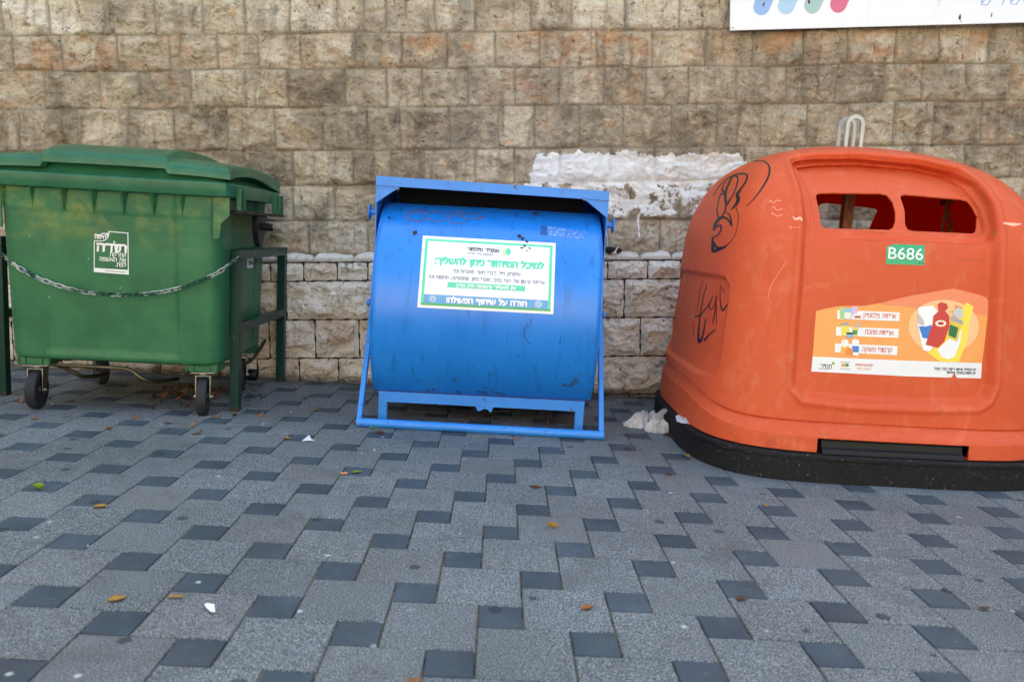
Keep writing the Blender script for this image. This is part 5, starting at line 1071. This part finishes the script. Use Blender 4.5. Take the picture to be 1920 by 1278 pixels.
# ------------------------------------------------------------------ litter
def crumple(name, c, r, mat, label, cat, lobes, seed, sub=5, amp=.35, facet=False):
    bm = bmesh.new(); bmesh.ops.create_icosphere(bm, subdivisions=sub, radius=1); rr = random.Random(seed)
    for v in bm.verts:
        d = v.co.normalized(); k = 1.0
        for (lx_, ly_, lz_, s_) in lobes: k += s_ * max(0, d.dot(Vector((lx_, ly_, lz_)).normalized())) ** 6
        a = math.atan2(d.y, d.x) * 2.2; e_ = d.z * 2.2
        k *= 1 + amp * (float(ridged(np.array(a + seed), np.array(e_), 1, 4, .6)) - .55) + amp * .6 * (float(fbm(np.array(a * 3 + seed), np.array(e_ * 4), 4, 3)) - .5)
        v.co = Vector((d.x * r[0], d.y * r[1], d.z * r[2])) * k
    zmin = min(v.co.z for v in bm.verts); cut = zmin * .45
    for v in bm.verts:
        if v.co.z < cut: v.co.z = cut + (v.co.z - cut) * .08
    zmin = min(v.co.z for v in bm.verts)
    for v in bm.verts: v.co += Vector((c[0], c[1], c[2] - zmin))
    o = obj(name, bm, mat, smooth=None if facet else 60); tag(o, label, cat); return o
bagm = Mat('thin_clear_plastic', lin('#d9dadb'), .28, 0, .6); nb = bagm.noise(14, 6, .7, dist=1.5)
bagm.base(bagm.mix(bagm.ramp(nb, [(.38, 0.0), (.62, 1.0)]), lin('#d3d6dc'), lin('#ffffff'))); bagm.bump(bagm.noise(22, 6, .75, bagm.co((1, 1, 1.8)), 2.0), .5, .02); bagm.b.inputs['Transmission Weight'].default_value = .12; bagm.b.inputs['Alpha'].default_value = .93
def pleats(bm, c, r, h, seed, k=9, nr=22, nt=150, lean=(0, 0), dent=0.0):
    rings = []; th = np.linspace(0, 2 * pi, nt, endpoint=False)
    for i in range(nr):
        t = i / (nr - 1); row = []
        for a in th:
            ca, sa = cos(a), sin(a); out_ = 1 + .35 * (float(fbm(np.array(ca * 1.3 + seed), np.array(sa * 1.3 + 5), 2, 3)) - .5) * 2
            pl_ = 1 - abs(2 * (((a / (2 * pi) * k + .9 * float(fbm(np.array(ca * 2 + seed), np.array(sa * 2 + t * 1.5), 3, 3))) % 1)) - 1)
            pl2 = 1 - abs(2 * (((a / (2 * pi) * k * 2.3 + 1.4 * float(fbm(np.array(ca * 3 + seed + 9), np.array(sa * 3 + t * 3), 5, 3))) % 1)) - 1)
            rr = r * t * out_ * (1 + .34 * (pl_ - .5) * t + .22 * (pl2 - .5) * t); zz = h * (1 - t ** 2.2) * (.55 + .55 * pl_ * t + .40 * pl2) - dent * h * math.exp(-(t / .35) ** 2) + .010 * (float(fbm(np.array(rr * ca * 60 + seed), np.array(rr * sa * 60), 1, 3)) - .5)
            row.append(bm.verts.new((c[0] + rr * ca * 1.15 + lean[0] * zz, c[1] + rr * sa * .85 + lean[1] * zz, max(.003, c[2] + zz))))
        rings.append(row)
    for p_, q_ in zip(rings, rings[1:]):
        for j in range(nt): bm.faces.new((p_[j], p_[(j + 1) % nt], q_[(j + 1) % nt], q_[j]))
bgm = bmesh.new(); pa_ = at_z(1212, 800); pb_ = at_z(1234, 810); pc_ = at_z(1196, 800)
pleats(bgm, (pa_.x, pa_.y, .004), .088, .105, 3.0, 7, dent=.45); pleats(bgm, (pb_.x, pb_.y, .003), .055, .075, 11.0, 9); pleats(bgm, (pc_.x, pc_.y, .003), .062, .045, 23.0, 8)
stp0, stp1 = at_z(1226, 806), at_y(1246, 771, 1.62); nS = 26
prev = None
for i in range(nS):
    t = i / (nS - 1); p = Vector(stp0).lerp(stp1, t) + Vector((0, -.02, .012 + .05 * sin(pi * t) * .4)); row = [bgm.verts.new(p + Vector(((j / 12 - .5) * .05 * (1 - .45 * t), .010 * abs((j % 4) - 2) + .006 * sin(j * 2.1 + t * 3), .006 * sin(j * 1.7)))) for j in range(13)]
    if prev:
        for j in range(12): bgm.faces.new((prev[j], prev[j + 1], row[j + 1], row[j]))
    prev = row
bmesh.ops.remove_doubles(bgm, verts=bgm.verts[:], dist=.0002)
bagm.b.inputs['Alpha'].default_value = .62; bagm.b.inputs['Roughness'].default_value = .14
tag(obj('plastic_bag', bgm, bagm, smooth=38), 'crumpled clear plastic bag lying against the black base of the orange dome', 'plastic bag')
rag = plain('black_cloth', lin('#14151a'), .8)
rc = at_y(1146, 474, 2.652)
crumple('black_rag', (rc.x + .005, 2.648, rc.z - .004), (.040, .028, .026), rag, 'small black rag lying on the stone ledge behind the blue container', 'rag', [(1, 0, .3, .5), (-.6, 0, .8, .3)], 9, 4, .6)
stp = [at_y(a, b_, 2.60) for a, b_ in ((1135.5, 423), (1137, 436), (1139, 448), (1138.5, 458), (1140, 463))]
tag(obj('white_string', tube(catmull(stp, 5), .0028, 6), plain('white_cord', lin('#e6e4e6'), .7), smooth=60), 'short white string hanging down above the black rag behind the blue container', 'string')
tag(obj('wrapper_scrap', ([at_y(a, b_, 2.60) for a, b_ in ((1146, 476), (1153, 470), (1158, 461), (1160, 463), (1155, 471), (1157, 475))] , [(0, 1, 2, 3, 4, 5)]), plain('pinkish_film', lin('#d9cdd2'), .5)), 'pale wrapper strip lying beside the black rag on the stone ledge', 'wrapper')
solidify(bpy.data.objects['wrapper_scrap'], .002)
def leafmat(name, a, b_): 
    m = Mat(name, rough=.6); m.base(m.mix(m.noise(70, 4, .6), lin(a), lin(b_))); return m
LM = {'yellow': leafmat('yellow_leaf', '#b08a34', '#7d5a26'), 'orange': leafmat('orange_leaf', '#a8662c', '#6e421f'), 'green': leafmat('green_leaf', '#7f9a25', '#4f7a1e'), 'brown': leafmat('brown_leaf', '#5e3d27', '#3b2619')}
def leaf(px_, py_, L, ang, mat, label, curl=.5, wd=.42):
    L = L * 1.0; c = at_z(px_, py_); nu, nv = 9, 5; V = []
    for i in range(nu):
        t = i / (nu - 1); w_ = wd * L * (sin(pi * t ** .85) ** .8 if 0 < t < 1 else .03)
        for j in range(nv):
            s_ = j / (nv - 1) - .5; x = (t - .5) * L; y = s_ * w_
            z = .004 + curl * L * (.35 * (2 * t - 1) ** 2 * (.5 + .5 * (t > .5)) + .9 * s_ * s_ * 2 * sin(pi * t)) + .0015 * random.random()
            V.append((c.x + x * cos(ang) - y * sin(ang), c.y + x * sin(ang) + y * cos(ang), z))
    F = [(i * nv + j, i * nv + j + 1, (i + 1) * nv + j + 1, (i + 1) * nv + j) for i in range(nu - 1) for j in range(nv - 1)]
    o = obj('leaf', (V, F), LM[mat], smooth=60); solidify(o, .0006); tag(o, label, 'leaf'); return o
for a in [(72, 918, .058, -.3, 'green', 'curled green leaf on a dark paver at the left edge', .9), (188, 952, .050, .2, 'yellow', 'yellow and orange leaf at the near edge of a dark paver, lower left', .3, .55), (220, 1125, .048, .5, 'yellow', 'round yellow leaf on a light slab, lowest yellow leaf at left', .2, .65),
          (669, 887, .050, .3, 'green', 'green leaf lying beside the cigarette butt on a dark paver', .25, .5), (1036, 990, .050, -.5, 'yellow', 'narrow curled yellow leaf in the middle of the pavement', .8, .3), (1101, 1142, .040, .4, 'orange', 'bright orange oval leaf on a light slab in the near pavement', .3, .6),
          (1438, 951, .032, .9, 'yellow', 'small yellow leaf on a dark paver below the orange container', .7, .5), (1288, 858, .050, -1.2, 'yellow', 'yellow leaf with a green tip touching the black base of the orange container', .6, .5), (66, 787, .045, .1, 'orange', 'orange leaf in front of the left front wheel of the green container', .3, .45),
          (1174, 818, .045, .2, 'brown', 'brown leaf just right of the blue ground rail end, the farther of two', .3, .4), (1177, 843, .050, -.1, 'brown', 'brown leaf on the corner of a dark paver right of the blue container', .3, .4), (1253, 818, .07, .1, 'brown', 'large brown leaf under the edge of the crumpled plastic bag', .4, .4),
          (537, 824, .050, -.3, 'yellow', 'yellow leaf at a white smudge between the green and blue containers', .4, .35), (592, 769, .045, .1, 'yellow', 'yellow leaf near the wall between the guard frame and the blue container', .2, .35), (668, 796, .045, .1, 'orange', 'orange leaf at the left end of the blue ground rail', .4, .5),
          (571, 748, .035, .5, 'brown', 'small brown leaf on a dark paver behind the guard frame post', .4, .5), (712, 814, .055, -.2, 'brown', 'curled brown leaf in front of the left end of the blue ground rail', .6, .3), (1004, 917, .060, -.4, 'brown', 'thin dark brown leaf by a long white scratch on the pavement', .5, .2), (968, 825, .035, .0, 'yellow', 'yellow leaf right in front of the middle of the blue ground rail', .3, .4),
          (1390, 1125, .040, .2, 'brown', 'brown scrap of leaf on a light slab in the right foreground', .3, .6), (1254, 892, .045, -.2, 'brown', 'dry brown leaf across a joint left of the orange container base', .4, .35), (330, 1122, .05, .1, 'yellow', 'faded thin leaf beside the white paper piece, lower left', .2, .25), (315, 796, .05, 0, 'brown', 'reddish brown leaf in front of the green container, nearest of those under it', .3, .3), (1845, 1144, .035, .1, 'brown', 'brown leaf crumb at the right edge of the near pavement', .4, .5)]: leaf(*a)
pap = plain('white_paper', lin('#e9ebf0'), .7)
def scrap(name, pts, label, cat, z=.006, mat=pap):
    P = [at_z(a, b_, z + .004 * random.random()) for a, b_ in pts]; o = obj(name, (P, [list(range(len(P)))[::-1]]), mat); solidify(o, .001); tag(o, label, cat)
scrap('paper_piece', [(383, 1131), (389, 1129.5), (402, 1131.5), (403.5, 1146), (396, 1146), (386, 1138)], 'white torn piece of paper on a light slab in the left foreground', 'paper')
scrap('paper_scrap', [(566, 826), (580, 814.5), (583, 822), (590, 825)], 'white pointed paper scrap between the green and blue containers', 'paper')
scrap('wood_chip', [(764, 1269), (788, 1269.5), (787, 1277), (763, 1276)], 'flat brown wood chip at the bottom edge of the pavement', 'wood chip', .008, plain('brown_wood', lin('#7d5238'), .8))
cg = at_z(645, 889.5); tag(obj('cigarette_butt', lathe([(0, 0), (.0045, 0), (.0045, .030), (0, .030)], (cg.x - .015, cg.y - .004, .0068), (1, .25, 0), 12), plain('cork_paper', lin('#cf8f5d'), .7), smooth=35), 'orange cigarette butt at the corner of a dark paver', 'cigarette butt')
wd_ = bmesh.new(); wc = at_z(700, 806)
for k in range(9):
    a = k * 2.4; L_ = .018 + .012 * random.random(); b0_ = wc + Vector((random.uniform(-.012, .012), random.uniform(-.01, .01), .002)); d = Vector((cos(a), sin(a), .9)).normalized() * L_; s_ = Vector((-sin(a), cos(a), 0)) * .006
    q0, q1, q2, q3 = b0_, b0_ + d * .6 + s_, b0_ + d, b0_ + d * .6 - s_; wd_.faces.new([wd_.verts.new(p) for p in (q0, q1, q2, q3)])
tag(obj('weed', wd_, leafmat('weed_green', '#5fa83a', '#3d7d28')), 'tiny green weed growing in a joint in front of the blue ground rail', 'weed')
# dry leaves and crumbs swept together under the containers: nobody could count them
def litter(name, n, area, mats, size, label, thick=1.0):
    V, F, mi = [], [], []
    for k in range(n):
        x, y, h = area(k); L = size * random.uniform(.5, 1.3); a = random.uniform(0, 2 * pi); w_ = L * random.uniform(.25, .5); tl = random.uniform(-.5, .5) * thick; i0 = len(V)
        for (u, v_, e) in ((-.5, 0, .3), (-.1, -.5, 0), (.3, -.35, .1), (.5, 0, .35), (.25, .4, .05), (-.15, .5, 0)):
            V.append((x + u * L * cos(a) - v_ * w_ * sin(a), y + u * L * sin(a) + v_ * w_ * cos(a), max(.0035, h + .004 + e * L * .6 * thick + tl * u * L)))
        F.append(tuple(range(i0, i0 + 6))); mi.append(random.randrange(len(mats)))
    o = obj(name, (V, F), mats); o.data.polygons.foreach_set('material_index', mi); tag(o, label, 'leaves', None, 'stuff'); return o
lmats = [LM['brown'], LM['orange'], leafmat('dark_leaf', '#40291c', '#2a1c15'), leafmat('tan_leaf', '#94704a', '#6b4a2f')]
def ar1(k):
    q_ = random.random(); x = random.gauss(-2.02, .17); y = random.gauss(2.02, .12); h = max(0, .07 * math.exp(-((x + 2.02) / .2) ** 2 - ((y - 2.02) / .14) ** 2)) * random.random()
    return (x, y, h) if q_ < .75 else (random.uniform(-2.9, -1.5), random.gauss(1.75, .3), 0)
litter('leaf_litter', 190, ar1, lmats, .05, 'dry brown leaves heaped on the paving under the green container')
def ar2(k):
    q_ = random.random(); x = random.gauss(-.5, .17); y = random.gauss(2.12, .14); h = max(0, .05 * math.exp(-((x + .5) / .2) ** 2)) * random.random()
    return (x, y, h) if q_ < .7 else (random.uniform(-.95, .25), random.uniform(1.7, 2.6), 0)
litter('leaf_litter', 110, ar2, lmats, .05, 'dry brown leaves gathered on the paving under the blue container')
def ar3(k):
    x = random.uniform(-3.1, 2.6); y = 2.64 - abs(random.gauss(0, .06)); return (x, y, 0) if k % 3 else (random.uniform(-2.9, 1.0), random.uniform(.9, 2.5), 0)
litter('leaf_litter', 260, ar3, lmats + [pap], .014, 'crumbs of leaves and dirt strewn along the foot of the wall', .4)
